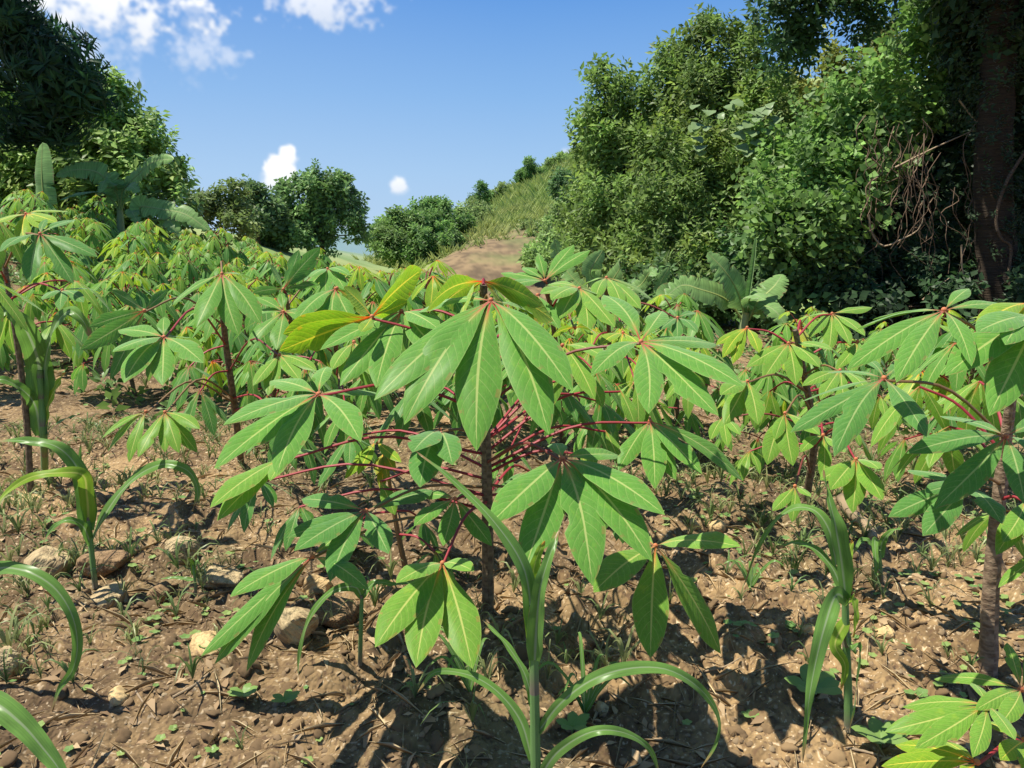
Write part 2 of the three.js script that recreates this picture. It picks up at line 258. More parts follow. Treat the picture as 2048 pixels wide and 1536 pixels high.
// ------------------------------------------------------------ foliage tools
const foliage = (c, o = {}) => new THREE.MeshPhysicalMaterial({ color: rgb(...c), roughness: 1, side: THREE.DoubleSide, transmission: 0.34, thickness: 0, specularIntensity: 0.4, clearcoat: 0.5, clearcoatRoughness: 0.38, ...o });
M.treeLeaf = foliage([1, 1, 1], { vertexColors: true, transmission: 0.46, clearcoat: 0.3 }); M.grass = foliage([1, 1, 1]);
function leafQuad(pos, idx, P, D, N, l, w, curl = 0.15) {           // a small folded pointed leaf
  const S = D.clone().cross(N).normalize(), n = S.clone().cross(D).normalize(), b = pos.length / 3;
  const put = (t, s, h) => { const p = P.clone().addScaledVector(D, l * t).addScaledVector(S, w * s).addScaledVector(n, l * h); pos.push(p.x, p.y, p.z); };
  put(0, 0, 0); put(0.42, -0.5, 0.06 - curl * 0.1); put(0.42, 0.5, 0.06 - curl * 0.1); put(0.45, 0, -0.02); put(1, 0, -curl);
  idx.push(b, b + 3, b + 1, b, b + 2, b + 3, b + 1, b + 3, b + 4, b + 3, b + 2, b + 4);
}
function sprig(n, l, w, tw, seed, droop = 0.1, spread = 1) {        // a twig along +y that carries n leaves
  const q = rng(seed), pos = [], idx = [];
  for (let i = 0; i < n; i++) {
    const t = (i + 0.6) / n, a = i * 2.4 + rr(-0.3, 0.3, q), out = V(Math.cos(a), 0, Math.sin(a)), P = V(0, tw * t, 0).addScaledVector(out, tw * 0.06);
    const D = out.multiplyScalar(spread * (1.1 - 0.5 * t)).add(V(0, 0.55 * t + 0.15 - droop, 0)).add(V(rr(-0.2, 0.2, q), rr(-0.25, 0.25, q), rr(-0.2, 0.2, q))).normalize();
    leafQuad(pos, idx, P, D, V(rr(-0.9, 0.9, q), 0.75, rr(-0.9, 0.9, q)).normalize(), l * rr(0.75, 1.15, q), w * rr(0.8, 1.15, q), rr(0.02, 0.3, q));
  }
  return geom(pos, idx);
}
// sprigs scattered over blobs [px, py, d, radius in pixels, (depth factor)] -> one crown
function crown(root, blobs, o) {
  const { geo, col, size = 1, dens = 1, seed = 1, up = 0.7, fill = 0.45, name = 'crown', mat = M.treeLeaf, vary = 0.3, hang = 0, warm = 0 } = o, q = rng(seed), list = [];
  for (const [px, py, d, r, zf = 1] of blobs) {
    const C = at(px, py, d), rad = (o.grow ?? 0.84) * r / F * d, n = Math.round(dens * 34 * Math.pow(rad / size / 0.17, 2) * Math.min(1, 0.5 + zf * 0.5));
    const tone = rr(0.88, 1.12, q), nc = Math.max(3, Math.round(n / 13));
    for (let j = 0; j < nc; j++) {                                  // clumps of sprigs with hollows between them
      const dir = V(rr(-1, 1, q), rr(-1, 1, q), rr(-1, 1, q)); if (dir.lengthSq() > 1 || dir.lengthSq() < 0.01) { j--; continue; } dir.normalize();
      const bump = 1 + 0.5 * vn3(dir.clone().multiplyScalar(1.7).add(C), 1.6, 7), rho = rad * bump * (1.05 - fill * Math.pow(q(), 1.3));
      const cc = C.clone().add(V(dir.x * rho, dir.y * rho, dir.z * rho * zf)), cr = size * rr(0.11, 0.24, q), ct = tone * rr(0.75, 1.25, q), y = warm * Math.max(0, rr(-1, 1, q));
      for (let k = 0; k < 13; k++) {
        const e = V(rr(-1, 1, q), rr(-0.75, 1, q), rr(-1, 1, q)), p = cc.clone().addScaledVector(e, cr), ax = dir.clone().multiplyScalar(1 - up * 0.6).addScaledVector(e, 0.5).add(V(0, up - hang, 0)).normalize(), b = ct * (1 + vary * rr(-0.6, 0.6, q));
        list.push([p, ax, q() * 6.28, size * rr(0.55, 1.3, q), [col[0] * b * (1 + 1.0 * y), col[1] * b * (1 + 0.45 * y), col[2] * b]]);
      }
    }
  }
  for (const [px, py, d, r, zf = 1] of blobs) {                    // shoots that stick out of the outline
    const C = at(px, py, d), rad = (o.grow ?? 0.84) * r / F * d, ns = Math.round((o.shoots ?? 1) * (3 + rad * 9 / size));
    for (let k = 0; k < ns; k++) {
      const a = rr(0, 6.28, q), e = rr(-0.1, 1.3, q), dir = V(Math.cos(a) * Math.cos(e), Math.sin(e), Math.sin(a) * Math.cos(e) * zf).normalize(), go = dir.clone().multiplyScalar(0.55).add(V(rr(-0.2, 0.2, q), 0.75 - hang * 1.5, rr(-0.2, 0.2, q))).normalize();
      const L = rr(0.2, 0.62, q) * size * Math.min(1, 0.35 + rad * 1.2), b = rr(0.85, 1.3, q), m = 2 + Math.round(L / size / 0.09);
      for (let i = 0; i < m; i++) list.push([C.clone().addScaledVector(dir, rad * 0.88).addScaledVector(go, L * i / (m - 1)).add(V(rr(-0.03, 0.03, q), rr(-0.03, 0.03, q), rr(-0.03, 0.03, q))), go.clone().add(V(rr(-0.5, 0.5, q), rr(-0.3, 0.3, q), rr(-0.5, 0.5, q))).normalize(), q() * 6.28, size * mix(1, 0.6, i / m), col.map((x) => x * b)]);
    }
  }
  const gp = geo.attributes.position.array, gn = geo.attributes.normal.array, gi = geo.index.array, nv = gp.length / 3, N = list.length;
  const pos = new Float32Array(N * nv * 3), nor = new Float32Array(N * nv * 3), colr = new Float32Array(N * nv * 3), idx = new Uint32Array(N * gi.length), Q = new THREE.Quaternion(), Q2 = new THREE.Quaternion(), v = V(0, 0, 0);
  list.forEach(([p, ax, a, s, c], i) => {
    Q.setFromUnitVectors(UP, ax).multiply(Q2.setFromAxisAngle(UP, a)); p.sub(root.position);
    for (let k = 0; k < nv; k++) {
      const e = (i * nv + k) * 3, leaf = 0.65 + 0.8 * hash2(i, Math.floor(k / 5), 3);
      v.set(gp[k * 3], gp[k * 3 + 1], gp[k * 3 + 2]).multiplyScalar(s).applyQuaternion(Q).add(p); pos[e] = v.x; pos[e + 1] = v.y; pos[e + 2] = v.z;
      v.set(gn[k * 3], gn[k * 3 + 1], gn[k * 3 + 2]).applyQuaternion(Q); nor[e] = v.x; nor[e + 1] = v.y; nor[e + 2] = v.z;
      for (let n = 0; n < 3; n++) colr[e + n] = c[n] * leaf;
    }
    for (let k = 0; k < gi.length; k++) idx[i * gi.length + k] = gi[k] + i * nv;
  });
  const g = new THREE.BufferGeometry(); g.setAttribute('position', new THREE.BufferAttribute(pos, 3)); g.setAttribute('normal', new THREE.BufferAttribute(nor, 3)); g.setAttribute('color', new THREE.BufferAttribute(colr, 3)); g.setIndex(new THREE.BufferAttribute(idx, 1));
  return part(root, name, g, mat);
}
const base = (px, d) => { const p = at(px, 470, d); p.y = gh(p.x, p.z) - 0.05; return p; };
// a tree: trunk and limbs reach into the blobs of its crown
function tree(name, label, cat, group, tpx, d, blobs, o) {
  const b = base(tpx, d), g = thing(name, b, label, cat, group), q = rng((o.seed ?? 1) + 77), r0 = o.trunk ?? 0.1;
  const top = at(blobs[0][0], blobs[0][1], blobs[0][2]).sub(b), mid = top.clone().multiplyScalar(0.5).add(V(rr(-0.2, 0.2, q), 0, rr(-0.1, 0.1, q)));
  part(g, 'trunk', tube([V(0, -0.1, 0), mid, top], r0, r0 * 0.3, 10, 8, 0.05), M.bark);
  for (const [px, py, dd] of blobs.slice(1)) { const e = at(px, py, dd).sub(b), s = mid.clone().lerp(top, rr(-0.4, 0.7, q)); part(g, 'limb', tube([s, s.clone().lerp(e, 0.5).add(V(0, 0.1, 0)), e], r0 * 0.4, r0 * 0.1, 7, 5), M.bark); }
  crown(g, blobs, o); return g;
}
const S = { small: sprig(10, 0.1, 0.045, 0.18, 1, 0.25), tiny: sprig(10, 0.06, 0.026, 0.12, 2, 0.05), broad: sprig(9, 0.10, 0.062, 0.17, 3, 0.25), mango: sprig(12, 0.17, 0.038, 0.13, 4, 0.45), vine: sprig(9, 0.085, 0.075, 0.26, 5, 0.1, 1.2), big: sprig(10, 0.17, 0.085, 0.26, 6, 0.35), far: sprig(12, 0.16, 0.09, 0.34, 8, 0.15) };

// ------------------------------------------------------------ right: the wall of trees
const olive = [0.185, 0.3, 0.065], blueg = [0.17, 0.31, 0.07];
tree('broadleaf_tree', 'olive green tree with upright branch tips, leftmost of the right hand tree wall', 'tree', 'trees along the right edge of the field', 1230, 12,
  [[1235, 300, 12, 75], [1215, 205, 12, 34], [1205, 175, 12, 18], [1175, 262, 12, 30], [1285, 225, 12, 38], [1190, 340, 12.2, 46], [1180, 425, 12.2, 48], [1230, 430, 11.7, 80], [1205, 510, 11.8, 66], [1290, 330, 11.8, 70], [1290, 440, 11.4, 75], [1270, 530, 11.2, 75], [1150, 500, 12.4, 34], [1330, 250, 12, 40]],
  { geo: S.small, col: olive, seed: 11, dens: 1.0, warm: 0.25, trunk: 0.11 });
tree('broadleaf_tree', 'tallest olive green tree with a pointed branch against the sky above the banana plant', 'tree', 'trees along the right edge of the field', 1430, 11.5,
  [[1430, 240, 11.5, 95], [1345, 170, 11.8, 40], [1350, 140, 11.8, 22], [1425, 95, 11.6, 24], [1418, 75, 11.6, 14], [1445, 135, 11.6, 40], [1510, 110, 11.5, 40], [1500, 180, 11.4, 70], [1385, 200, 11.5, 55], [1360, 330, 11, 80], [1440, 340, 10.8, 90], [1370, 430, 10.6, 85], [1460, 450, 10.4, 85], [1350, 530, 10.5, 80], [1420, 560, 10, 75], [1525, 260, 11, 80]],
  { geo: S.small, col: [0.165, 0.265, 0.055], seed: 12, dens: 1.0, warm: 0.4, trunk: 0.14 });
tree('broadleaf_tree', 'bushy tree with spiky yellowish shoots standing behind the climbing vine', 'tree', 'trees along the right edge of the field', 1690, 11.5,
  [[1690, 265, 11.5, 60], [1625, 215, 11.5, 36], [1672, 135, 11.5, 25], [1672, 165, 11.5, 32], [1745, 140, 11.5, 30], [1770, 95, 11.5, 18], [1765, 125, 11.5, 20], [1725, 200, 11.5, 30], [1640, 275, 11.2, 55], [1800, 240, 11.2, 50]],
  { geo: S.small, col: [0.19, 0.24, 0.05], seed: 13, dens: 1.0, shoots: 0.5, warm: 0.6, trunk: 0.1 });
tree('broadleaf_tree', 'low dark bush at the foot of the tree wall behind the banana plant', 'bush', null, 1500, 9.6,
  [[1500, 560, 9.6, 80], [1420, 620, 9.4, 60], [1590, 600, 9, 90], [1350, 610, 9.6, 50], [1270, 600, 10, 45], [1670, 620, 8.8, 80], [1570, 520, 9.6, 70]],
  { geo: S.broad, col: [0.10, 0.2, 0.055], seed: 14, dens: 0.9, trunk: 0.05 });
// the climbing vine
{
  const b = base(1640, 8.9), g = thing('climbing_vine', b, 'blue green climbing vine spreading down over the trees left of the dark trunk', 'vine');
  part(g, 'stem', tube([V(0.6, 0, 0), V(0.2, 1.0, 0), V(0.1, 2.2, -0.2)], 0.04, 0.015, 10, 6), M.bark);
  crown(g, [[1620, 330, 9.3, 60, 0.6], [1690, 290, 9.3, 70, 0.6], [1750, 230, 9.2, 70, 0.6], [1810, 170, 9, 65, 0.6], [1865, 100, 8.9, 46, 0.6], [1885, 40, 8.8, 46, 0.6], [1570, 400, 9.3, 55, 0.6], [1640, 400, 9, 75, 0.6], [1720, 360, 9, 70, 0.6], [1790, 300, 9, 60, 0.6], [1560, 470, 9, 50, 0.6], [1630, 480, 8.8, 60, 0.5], [1700, 440, 8.8, 50, 0.5], [1590, 550, 8.8, 50, 0.5], [1820, 240, 8.9, 50, 0.5], [1540, 330, 9.6, 40, 0.6]],
    { geo: S.vine, col: blueg, seed: 15, dens: 0.85, up: 0.9, fill: 0.3, vary: 0.5, warm: 0.2 });
  crown(g, [[1530, 482, 8.7, 28, 0.5], [1560, 500, 8.6, 26, 0.5], [1660, 525, 8.5, 22, 0.5], [1600, 470, 8.6, 20, 0.5], [1650, 445, 8.5, 18, 0.5]], { geo: S.vine, col: [0.12, 0.22, 0.04], seed: 16, dens: 0.6, up: 0.9, name: 'bright_foliage' });
  const q = rng(17);
  for (let k = 0; k < 46; k++) {                                    // the large heart shaped leaves
    const px = k < 34 ? 1475 + rr(-95, 120, q) : rr(1600, 1720, q), py = k < 34 ? 255 + rr(-55, 60, q) : rr(140, 220, q) + 30, d = 9.9 - (px - 1400) * 0.002, p = at(px, py, d).sub(b), L = rr(0.12, 0.2, q), a = rr(-0.7, 0.7, q);
    const N = V(rr(-0.5, 0.2, q), 0.85, 0.4).normalize(), D = V(Math.sin(a), -0.5, 0.75).normalize();
    part(g, 'leaf', blade(p, p.clone().addScaledVector(D, L), N, L * 0.85, { nu: 4, nv: 6, fold: 0.25, pr: (t) => prof(t, 0.4, 0.75), ph: k }), M.vineBig ??= foliage([0.2, 0.3, 0.12]));
  }
  part(g, 'hanging_tendril', tube([at(1562, 230, 9.6).sub(b), at(1550, 270, 9.5).sub(b), at(1543, 325, 9.4).sub(b), at(1528, 335, 9.4).sub(b)], 0.012, 0.008, 12, 5), M.tendril ??= std([0.24, 0.3, 0.08], 0.7));
}
// the tall dark tree at the right edge, its canopy reaches far above the picture
{
  const b = base(2000, 8.2), g = thing('shade_tree', b, 'tall dark tree at the right edge, its ivy hung trunk in deep shade', 'tree');
  const P = (px, py, d) => at(px, py, d).sub(b);
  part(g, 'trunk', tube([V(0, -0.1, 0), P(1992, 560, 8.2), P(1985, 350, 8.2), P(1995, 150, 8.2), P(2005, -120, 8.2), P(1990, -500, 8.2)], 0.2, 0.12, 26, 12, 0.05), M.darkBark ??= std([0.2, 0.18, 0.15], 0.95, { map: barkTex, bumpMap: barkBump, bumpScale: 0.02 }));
  for (const pts of [[P(1990, 60, 8.2), P(1900, -20, 9.2), P(1760, -10, 10.2), P(1600, 20, 10.4)], [P(1995, -100, 8.2), P(1820, -160, 9.3), P(1600, -120, 10.3), P(1530, -20, 10.5)], [P(2000, -50, 8.2), P(2150, -150, 8), P(2300, -250, 7.6)], [P(1995, -200, 8.2), P(1900, -420, 7.4), P(1800, -560, 6.8)], [P(1995, -250, 8.2), P(2100, -480, 9.4)]]) part(g, 'limb', tube(pts, 0.07, 0.02, 14, 7), M.bark);
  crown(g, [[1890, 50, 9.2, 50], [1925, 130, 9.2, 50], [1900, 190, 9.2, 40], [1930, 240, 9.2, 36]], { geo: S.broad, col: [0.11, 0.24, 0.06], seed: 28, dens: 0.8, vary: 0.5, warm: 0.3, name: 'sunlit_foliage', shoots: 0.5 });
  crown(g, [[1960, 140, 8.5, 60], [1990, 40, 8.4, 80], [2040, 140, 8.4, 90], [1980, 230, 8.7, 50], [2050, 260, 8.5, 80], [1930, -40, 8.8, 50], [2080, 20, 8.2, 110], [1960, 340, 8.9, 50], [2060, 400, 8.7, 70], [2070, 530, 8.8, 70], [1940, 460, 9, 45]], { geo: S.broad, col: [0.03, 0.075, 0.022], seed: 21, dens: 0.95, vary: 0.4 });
  crown(g, [[1580, 20, 10.4, 40], [1610, 55, 10.4, 34], [1560, -20, 10.4, 45], [1640, 35, 10.4, 34], [1600, 95, 10.4, 26], [1585, 120, 10.4, 22], [1690, 20, 10.4, 30], [1740, 5, 10.4, 34], [1800, 12, 10.4, 28], [1650, -20, 10.4, 40], [1850, 5, 10.4, 40], [1738, 62, 10.4, 13], [1548, 35, 10.4, 16], [1880, 40, 10.4, 40]], { geo: S.small, col: [0.07, 0.15, 0.045], seed: 22, dens: 0.42, grow: 0.62, name: 'overhanging_branch', fill: 0.95, shoots: 0.25 });
  // the high canopy that shades everything below
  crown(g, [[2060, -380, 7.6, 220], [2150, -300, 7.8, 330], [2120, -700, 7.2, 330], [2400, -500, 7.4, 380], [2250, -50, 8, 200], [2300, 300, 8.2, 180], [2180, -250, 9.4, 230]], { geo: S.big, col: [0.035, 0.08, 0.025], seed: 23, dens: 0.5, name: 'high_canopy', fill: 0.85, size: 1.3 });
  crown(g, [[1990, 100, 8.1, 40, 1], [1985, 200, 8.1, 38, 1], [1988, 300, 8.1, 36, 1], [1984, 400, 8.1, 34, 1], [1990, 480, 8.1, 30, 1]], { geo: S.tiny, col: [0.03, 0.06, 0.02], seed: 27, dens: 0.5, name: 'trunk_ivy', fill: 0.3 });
  // ivy on the trunk, dry climbers that hang from it
  const q = rng(24);
  part(g, 'liana', tube([P(2052, 300, 8), P(2010, 370, 7.9), P(1992, 440, 7.9), P(2003, 478, 7.9), P(2020, 490, 7.9), P(2018, 560, 7.9), P(2040, 630, 7.9)], 0.016, 0.012, 24, 6), M.bark);
  for (let k = 0; k < 54; k++) {
    const x = 1890 + rr(-170, 110, q), y0 = rr(230, 400, q), y1 = y0 + rr(90, 260, q), d = rr(8.1, 8.7, q), pts = [];
    for (let i = 0; i <= 5; i++) pts.push(P(x + rr(-16, 16, q) + i * rr(-6, 6, q), mix(y0, y1, i / 5), d + rr(-0.06, 0.06, q)));
    part(g, 'dry_climber', tube(pts, rr(0.003, 0.008, q), 0.002, 14, 4), M.climb ??= std([0.17, 0.11, 0.07], 0.9));
  }
  for (const pts of [[P(1738, 430, 8.3), P(1742, 462, 8.3), P(1765, 492, 8.3), P(1800, 480, 8.3), P(1840, 455, 8.3), P(1848, 400, 8.3), P(1840, 370, 8.3), P(1810, 352, 8.3)], [P(1790, 335, 8.3), P(1870, 295, 8.3), P(1960, 255, 8.3)], [P(1918, 200, 8.3), P(1945, 235, 8.3), P(1970, 265, 8.3), P(2010, 330, 8.3)], [P(1923, 490, 8.2), P(1925, 540, 8.2), P(1938, 576, 8.2)], [P(1845, 600, 8.2), P(1880, 570, 8.2), P(1900, 555, 8.2)]]) part(g, 'bare_branch', tube(pts, 0.011, 0.004, 20, 5), M.bare ??= std([0.3, 0.22, 0.14], 0.9));
}
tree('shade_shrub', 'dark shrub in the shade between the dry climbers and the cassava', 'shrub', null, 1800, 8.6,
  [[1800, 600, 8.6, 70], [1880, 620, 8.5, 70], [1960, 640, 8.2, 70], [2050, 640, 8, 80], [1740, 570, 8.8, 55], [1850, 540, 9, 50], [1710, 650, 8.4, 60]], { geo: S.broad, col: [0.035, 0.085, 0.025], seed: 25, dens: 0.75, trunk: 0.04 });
// undergrowth further back, seen through the gaps
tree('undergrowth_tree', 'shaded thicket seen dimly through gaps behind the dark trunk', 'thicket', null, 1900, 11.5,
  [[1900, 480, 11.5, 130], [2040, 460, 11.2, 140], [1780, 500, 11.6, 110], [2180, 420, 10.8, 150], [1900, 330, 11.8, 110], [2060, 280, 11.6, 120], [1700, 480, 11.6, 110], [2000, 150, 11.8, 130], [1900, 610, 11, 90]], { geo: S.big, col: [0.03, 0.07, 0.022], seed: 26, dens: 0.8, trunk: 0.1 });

// ------------------------------------------------------------ left: trees behind the slope
tree('broadleaf_tree', 'large leafy tree on the left slope behind the bananas', 'tree', null, 130, 15,
  [[140, 300, 15, 100], [200, 230, 15, 60], [215, 200, 15, 36], [250, 280, 15, 55], [60, 260, 15.4, 90], [130, 220, 15.2, 60], [300, 330, 14.8, 50], [330, 375, 14.8, 45], [270, 370, 14.6, 60], [200, 350, 14.6, 70], [90, 380, 14.8, 80], [20, 350, 15, 80], [345, 430, 14.6, 45], [260, 440, 14.4, 60], [170, 440, 14.4, 70], [285, 290, 15, 30], [-60, 300, 15.4, 110]],
  { geo: S.big, col: [0.27, 0.42, 0.11], grow: 0.74, seed: 31, dens: 0.58, warm: 0.35, fill: 0.8, trunk: 0.16, size: 0.85 });
// the mango: trunk and most of its crown lie outside the picture
{
  const b = base(-420, 12.6), g = thing('mango_tree', b, 'dark mango branch with long hanging leaves in the upper left corner', 'tree');
  const P = (px, py, d) => at(px, py, d).sub(b);
  part(g, 'trunk', tube([V(0, -0.1, 0), P(-420, 250, 12.6), P(-400, 0, 12.6), P(-380, -400, 12.2)], 0.28, 0.14, 14, 10, 0.04), M.bark);
  for (const pts of [[P(-410, 60, 12.6), P(-200, 60, 12.6), P(0, 110, 12.5), P(110, 150, 12.4)], [P(-410, 0, 12.6), P(-200, -120, 12.4), P(20, -60, 12.2)]]) part(g, 'limb', tube(pts, 0.1, 0.025, 16, 7), M.bark);
  crown(g, [[40, 60, 12.4, 50], [10, 150, 12.5, 70], [95, 130, 12.4, 42], [130, 145, 12.4, 32], [60, 210, 12.4, 48], [110, 205, 12.4, 36], [-20, 40, 12.5, 70], [150, 195, 12.4, 26], [90, 250, 12.4, 20], [50, 255, 12.4, 20], [165, 165, 12.4, 14], [30, 10, 12.4, 38]], { geo: S.mango, col: [0.03, 0.085, 0.028], seed: 32, dens: 0.6, fill: 0.9, shoots: 0.5, hang: 0.75, up: 0.5, vary: 0.25, size: 1.4 });
  crown(g, [[-190, -60, 12.2, 140], [-380, 120, 12.8, 180], [-120, -230, 12, 130], [-400, -300, 12, 220]], { geo: S.mango, col: [0.03, 0.085, 0.028], seed: 33, dens: 0.5, hang: 0.5, name: 'upper_crown', size: 1.4, fill: 0.8, shoots: 0.3 });
}
tree('small_shrub', 'sparse shrub with reddish leaves between the bananas and the small tree', 'shrub', null, 445, 17,
  [[450, 425, 17, 30], [470, 390, 17, 14], [430, 410, 17, 20], [485, 440, 17, 28], [415, 445, 17, 30], [395, 430, 16.5, 22], [475, 455, 16.5, 30]], { geo: S.broad, col: [0.17, 0.25, 0.07], grow: 0.7, seed: 34, dens: 0.3, warm: 0.3, fill: 0.9, trunk: 0.03 });
tree('small_tree', 'small round topped tree just left of the spreading tree', 'tree', null, 520, 24,
  [[522, 425, 24, 26], [515, 400, 24, 14], [540, 440, 24, 22], [505, 450, 24, 24], [535, 465, 24, 28], [560, 470, 24, 22]], { geo: S.far, col: [0.14, 0.23, 0.08], grow: 0.66, seed: 35, dens: 0.7, trunk: 0.06 });
tree('spreading_tree', 'spreading tree standing alone below the white cloud', 'tree', null, 655, 25,
  [[645, 392, 25, 40], [606, 384, 25, 22], [575, 392, 25, 16], [680, 380, 25, 20], [694, 412, 25, 22], [704, 448, 25, 22], [712, 470, 25, 12], [585, 430, 25, 22], [625, 430, 25, 30], [665, 430, 25, 30], [590, 462, 25, 26], [560, 468, 25, 24], [625, 468, 25, 26], [645, 490, 25, 22], [600, 490, 24.5, 26], [565, 492, 24.5, 22], [530, 488, 24.5, 24]], { geo: S.far, col: [0.17, 0.29, 0.09], grow: 0.8, seed: 36, dens: 0.55, warm: 0.15, fill: 0.85, trunk: 0.09, size: 0.85 });
// bushes on the saddle and along the ridge
for (const [px, d, label, bl, col] of [
  [790, 30, 'dark bush left of the bare soil patch, lowest on the saddle', [[790, 470, 30, 38], [765, 480, 30, 26], [820, 480, 30, 32], [805, 455, 30, 22], [780, 500, 29, 30]], [0.05, 0.095, 0.03]],
  [860, 31, 'tall dark bush above the left edge of the bare soil patch', [[865, 450, 31, 36], [850, 430, 31, 20], [880, 425, 31, 18], [900, 460, 31, 30], [840, 475, 30, 36], [880, 490, 30, 40], [835, 505, 29, 34], [905, 505, 29, 24]], [0.043, 0.09, 0.028]],
  [950, 35, 'grey green bush between the tall dark bush and the grassy slope', [[945, 445, 35, 22], [930, 460, 34, 20], [955, 425, 36, 16], [970, 450, 35, 18], [920, 440, 35, 14]], [0.065, 0.105, 0.042]],
  [962, 40, 'small upright tree on the ridge line', [[963, 385, 40, 8], [962, 374, 40, 5], [968, 398, 40, 11], [950, 404, 40, 11]], [0.04, 0.09, 0.03]],
  [1005, 41, 'low pale bush on the ridge right of the upright tree', [[1005, 380, 41, 9], [990, 392, 41, 9], [978, 396, 41, 9]], [0.07, 0.11, 0.04]],
  [1058, 43, 'bushy tree on the ridge between the pale bush and the tree wall', [[1058, 338, 43, 10], [1048, 352, 43, 11], [1072, 352, 43, 11], [1060, 328, 43, 6], [1040, 358, 43, 10], [1085, 352, 43, 8]], [0.045, 0.095, 0.03]],
  [1108, 44, 'pale leafy bush at the top of the grassy slope', [[1105, 332, 44, 12], [1128, 324, 44, 14], [1145, 330, 44, 16]], [0.07, 0.12, 0.04]],
  [1075, 24, 'light bush right of the bare soil patch', [[1090, 515, 24, 28], [1070, 535, 23, 24], [1115, 505, 24, 26], [1120, 535, 22, 28]], [0.065, 0.115, 0.04]],
  [1130, 30, 'dark rounded bush where the grassy slope meets the tree wall', [[1140, 375, 30, 24], [1128, 390, 30, 16], [1150, 400, 29, 26]], [0.025, 0.06, 0.022]],
  [1115, 29, 'grey green thicket at the foot of the grassy slope', [[1105, 465, 29, 24], [1060, 475, 30, 16], [1130, 445, 29, 24], [1090, 485, 28, 22]], [0.068, 0.115, 0.042]]])
  tree('ridge_bush', label, 'bush', 'bushes on the hillside', px, d, bl, { geo: S.far, col: [col[0] * 3.8, col[1] * 3.3, col[2] * 2.6], seed: 40 + px, dens: 0.7, shoots: 0.6, trunk: 0.05, size: d > 36 ? 0.55 : 0.8 });
// hill grass
{
  const pos = [], idx = [], q = rng(51);
  for (let i = 0; i < 16; i++) { const a = q() * 6.28, l = rr(0.3, 0.65, q), x = rr(-0.3, 0.3, q), z = rr(-0.3, 0.3, q); leafQuad(pos, idx, V(x, 0, z), V(Math.cos(a) * 0.8, 1, Math.sin(a) * 0.8).normalize(), V(Math.cos(a + 1), 0.1, Math.sin(a + 1)), l, 0.07, 0.4); }
  const gg = geom(pos, idx), im = new THREE.InstancedMesh(gg, M.grass, 9000), m = new THREE.Matrix4(), Q = new THREE.Quaternion();
  for (let i = 0; i < 9000; i++) {
    let x, z; do { z = -rr(27, 62, q); x = rr(-6, 14, q); } while (x > -3 && x < 2.2 && z > -32 && q() < 0.86 || x < -3.5 && z > -34);
    const g0 = ss(-0.4, 0.4, fbm(x * 0.4, z * 0.4, 3, 55)), s = rr(0.5, 1.2, q); Q.setFromAxisAngle(UP, q() * 6.28);
    m.compose(V(x, gh(x, z) - 0.05, z), Q, V(s, s * rr(0.6, 1.1, q), s)); im.setMatrixAt(i, m); im.setColorAt(i, rgb(...mix3([0.3, 0.42, 0.1], [0.5, 0.52, 0.18], g0 * 0.6 + 0.4 * q())));
  }
  im.name = 'hill_grass'; im.castShadow = im.receiveShadow = true; scene.add(tag(im, 'tall pale green grass covering the hillside', 'grass', null, 'stuff'));
}
// ------------------------------------------------------------ banana plants
const droopUp = V(0, 1, 0.35);
function banana(px, d, hgt, label, leaves, stemTop) {
  const b = base(px, d), g = thing('banana_plant', b, label, 'banana plant'), P = (x, y, dd) => at(x, y, dd).sub(b);
  const top = P(stemTop[0], stemTop[1], d); part(g, 'pseudostem', tube([V(0, -0.1, 0), top.clone().multiplyScalar(0.6), top], hgt * 0.05, hgt * 0.028, 10, 8), M.bananaStem);
  leaves.forEach(([pts, w, o = {}], i) => {
    const c = pts.map(([x, y, dd]) => P(x, y, dd ?? d));
    const lf = part(g, 'leaf', ribbon(c, w, Object.assign({ nv: 46, nu: 6, fold: 0.2, up: droopUp, tear: 0.24, seed: px + i, wave: 0.012, pr: (t) => ss(0.0, 0.16, t - 0.1) * Math.pow(Math.sin(Math.PI * Math.min(1, (t * 0.86 + 0.14))), 0.45) * (t < 0.1 ? 0.1 : 1) + 0.06 * (1 - t) }, o, { up: o.up ? V(o.up.x * 0.8 - 0.1, 0.6, 0.85) : V(-0.2, 0.9, 0.4) })), M.banana);
    part(lf, 'midrib', tube(c.map((p) => p.clone().add(V(0, -0.006, 0))), w * 0.055, w * 0.012, 20, 5), M.tendril);
  });
}
banana(1488, 8, 1.2, 'young banana plant in front of the tree wall with a rolled upright leaf', [
  [[[1492, 640], [1478, 590], [1452, 545, 7.9], [1415, 505, 7.9]], 0.34, { up: V(0.5, 0.6, 0.8) }], [[[1486, 640], [1455, 600], [1400, 578, 7.9], [1365, 570, 7.9], [1325, 600, 7.8]], 0.26, { up: V(0, 0.7, 0.8) }],
  [[[1496, 640], [1515, 605], [1550, 570, 8.1], [1565, 548, 8.2]], 0.28, { up: V(-0.5, 0.7, 0.6) }], [[[1494, 640], [1520, 612], [1550, 622, 7.8], [1572, 652, 7.7]], 0.25, { up: V(0.4, 0.6, 0.9) }], [[[1490, 640], [1497, 600], [1508, 520], [1512, 474]], 0.05, { tear: 0, fold: 1.4 }],
  [[[1492, 635], [1496, 605], [1510, 590, 7.7], [1530, 600, 7.5]], 0.2, {}]], [1492, 625]);
banana(1345, 8.2, 1, 'small banana plant left of the young banana with a hanging folded leaf', [[[[1345, 680], [1345, 610], [1335, 590, 8.1], [1318, 612, 8]], 0.26, { up: V(-0.4, 0.5, 0.8) }], [[[1346, 680], [1330, 600], [1320, 570, 8.3], [1338, 535, 8.3]], 0.15, { up: V(0.4, 0.5, 0.7) }]], [1346, 640]);
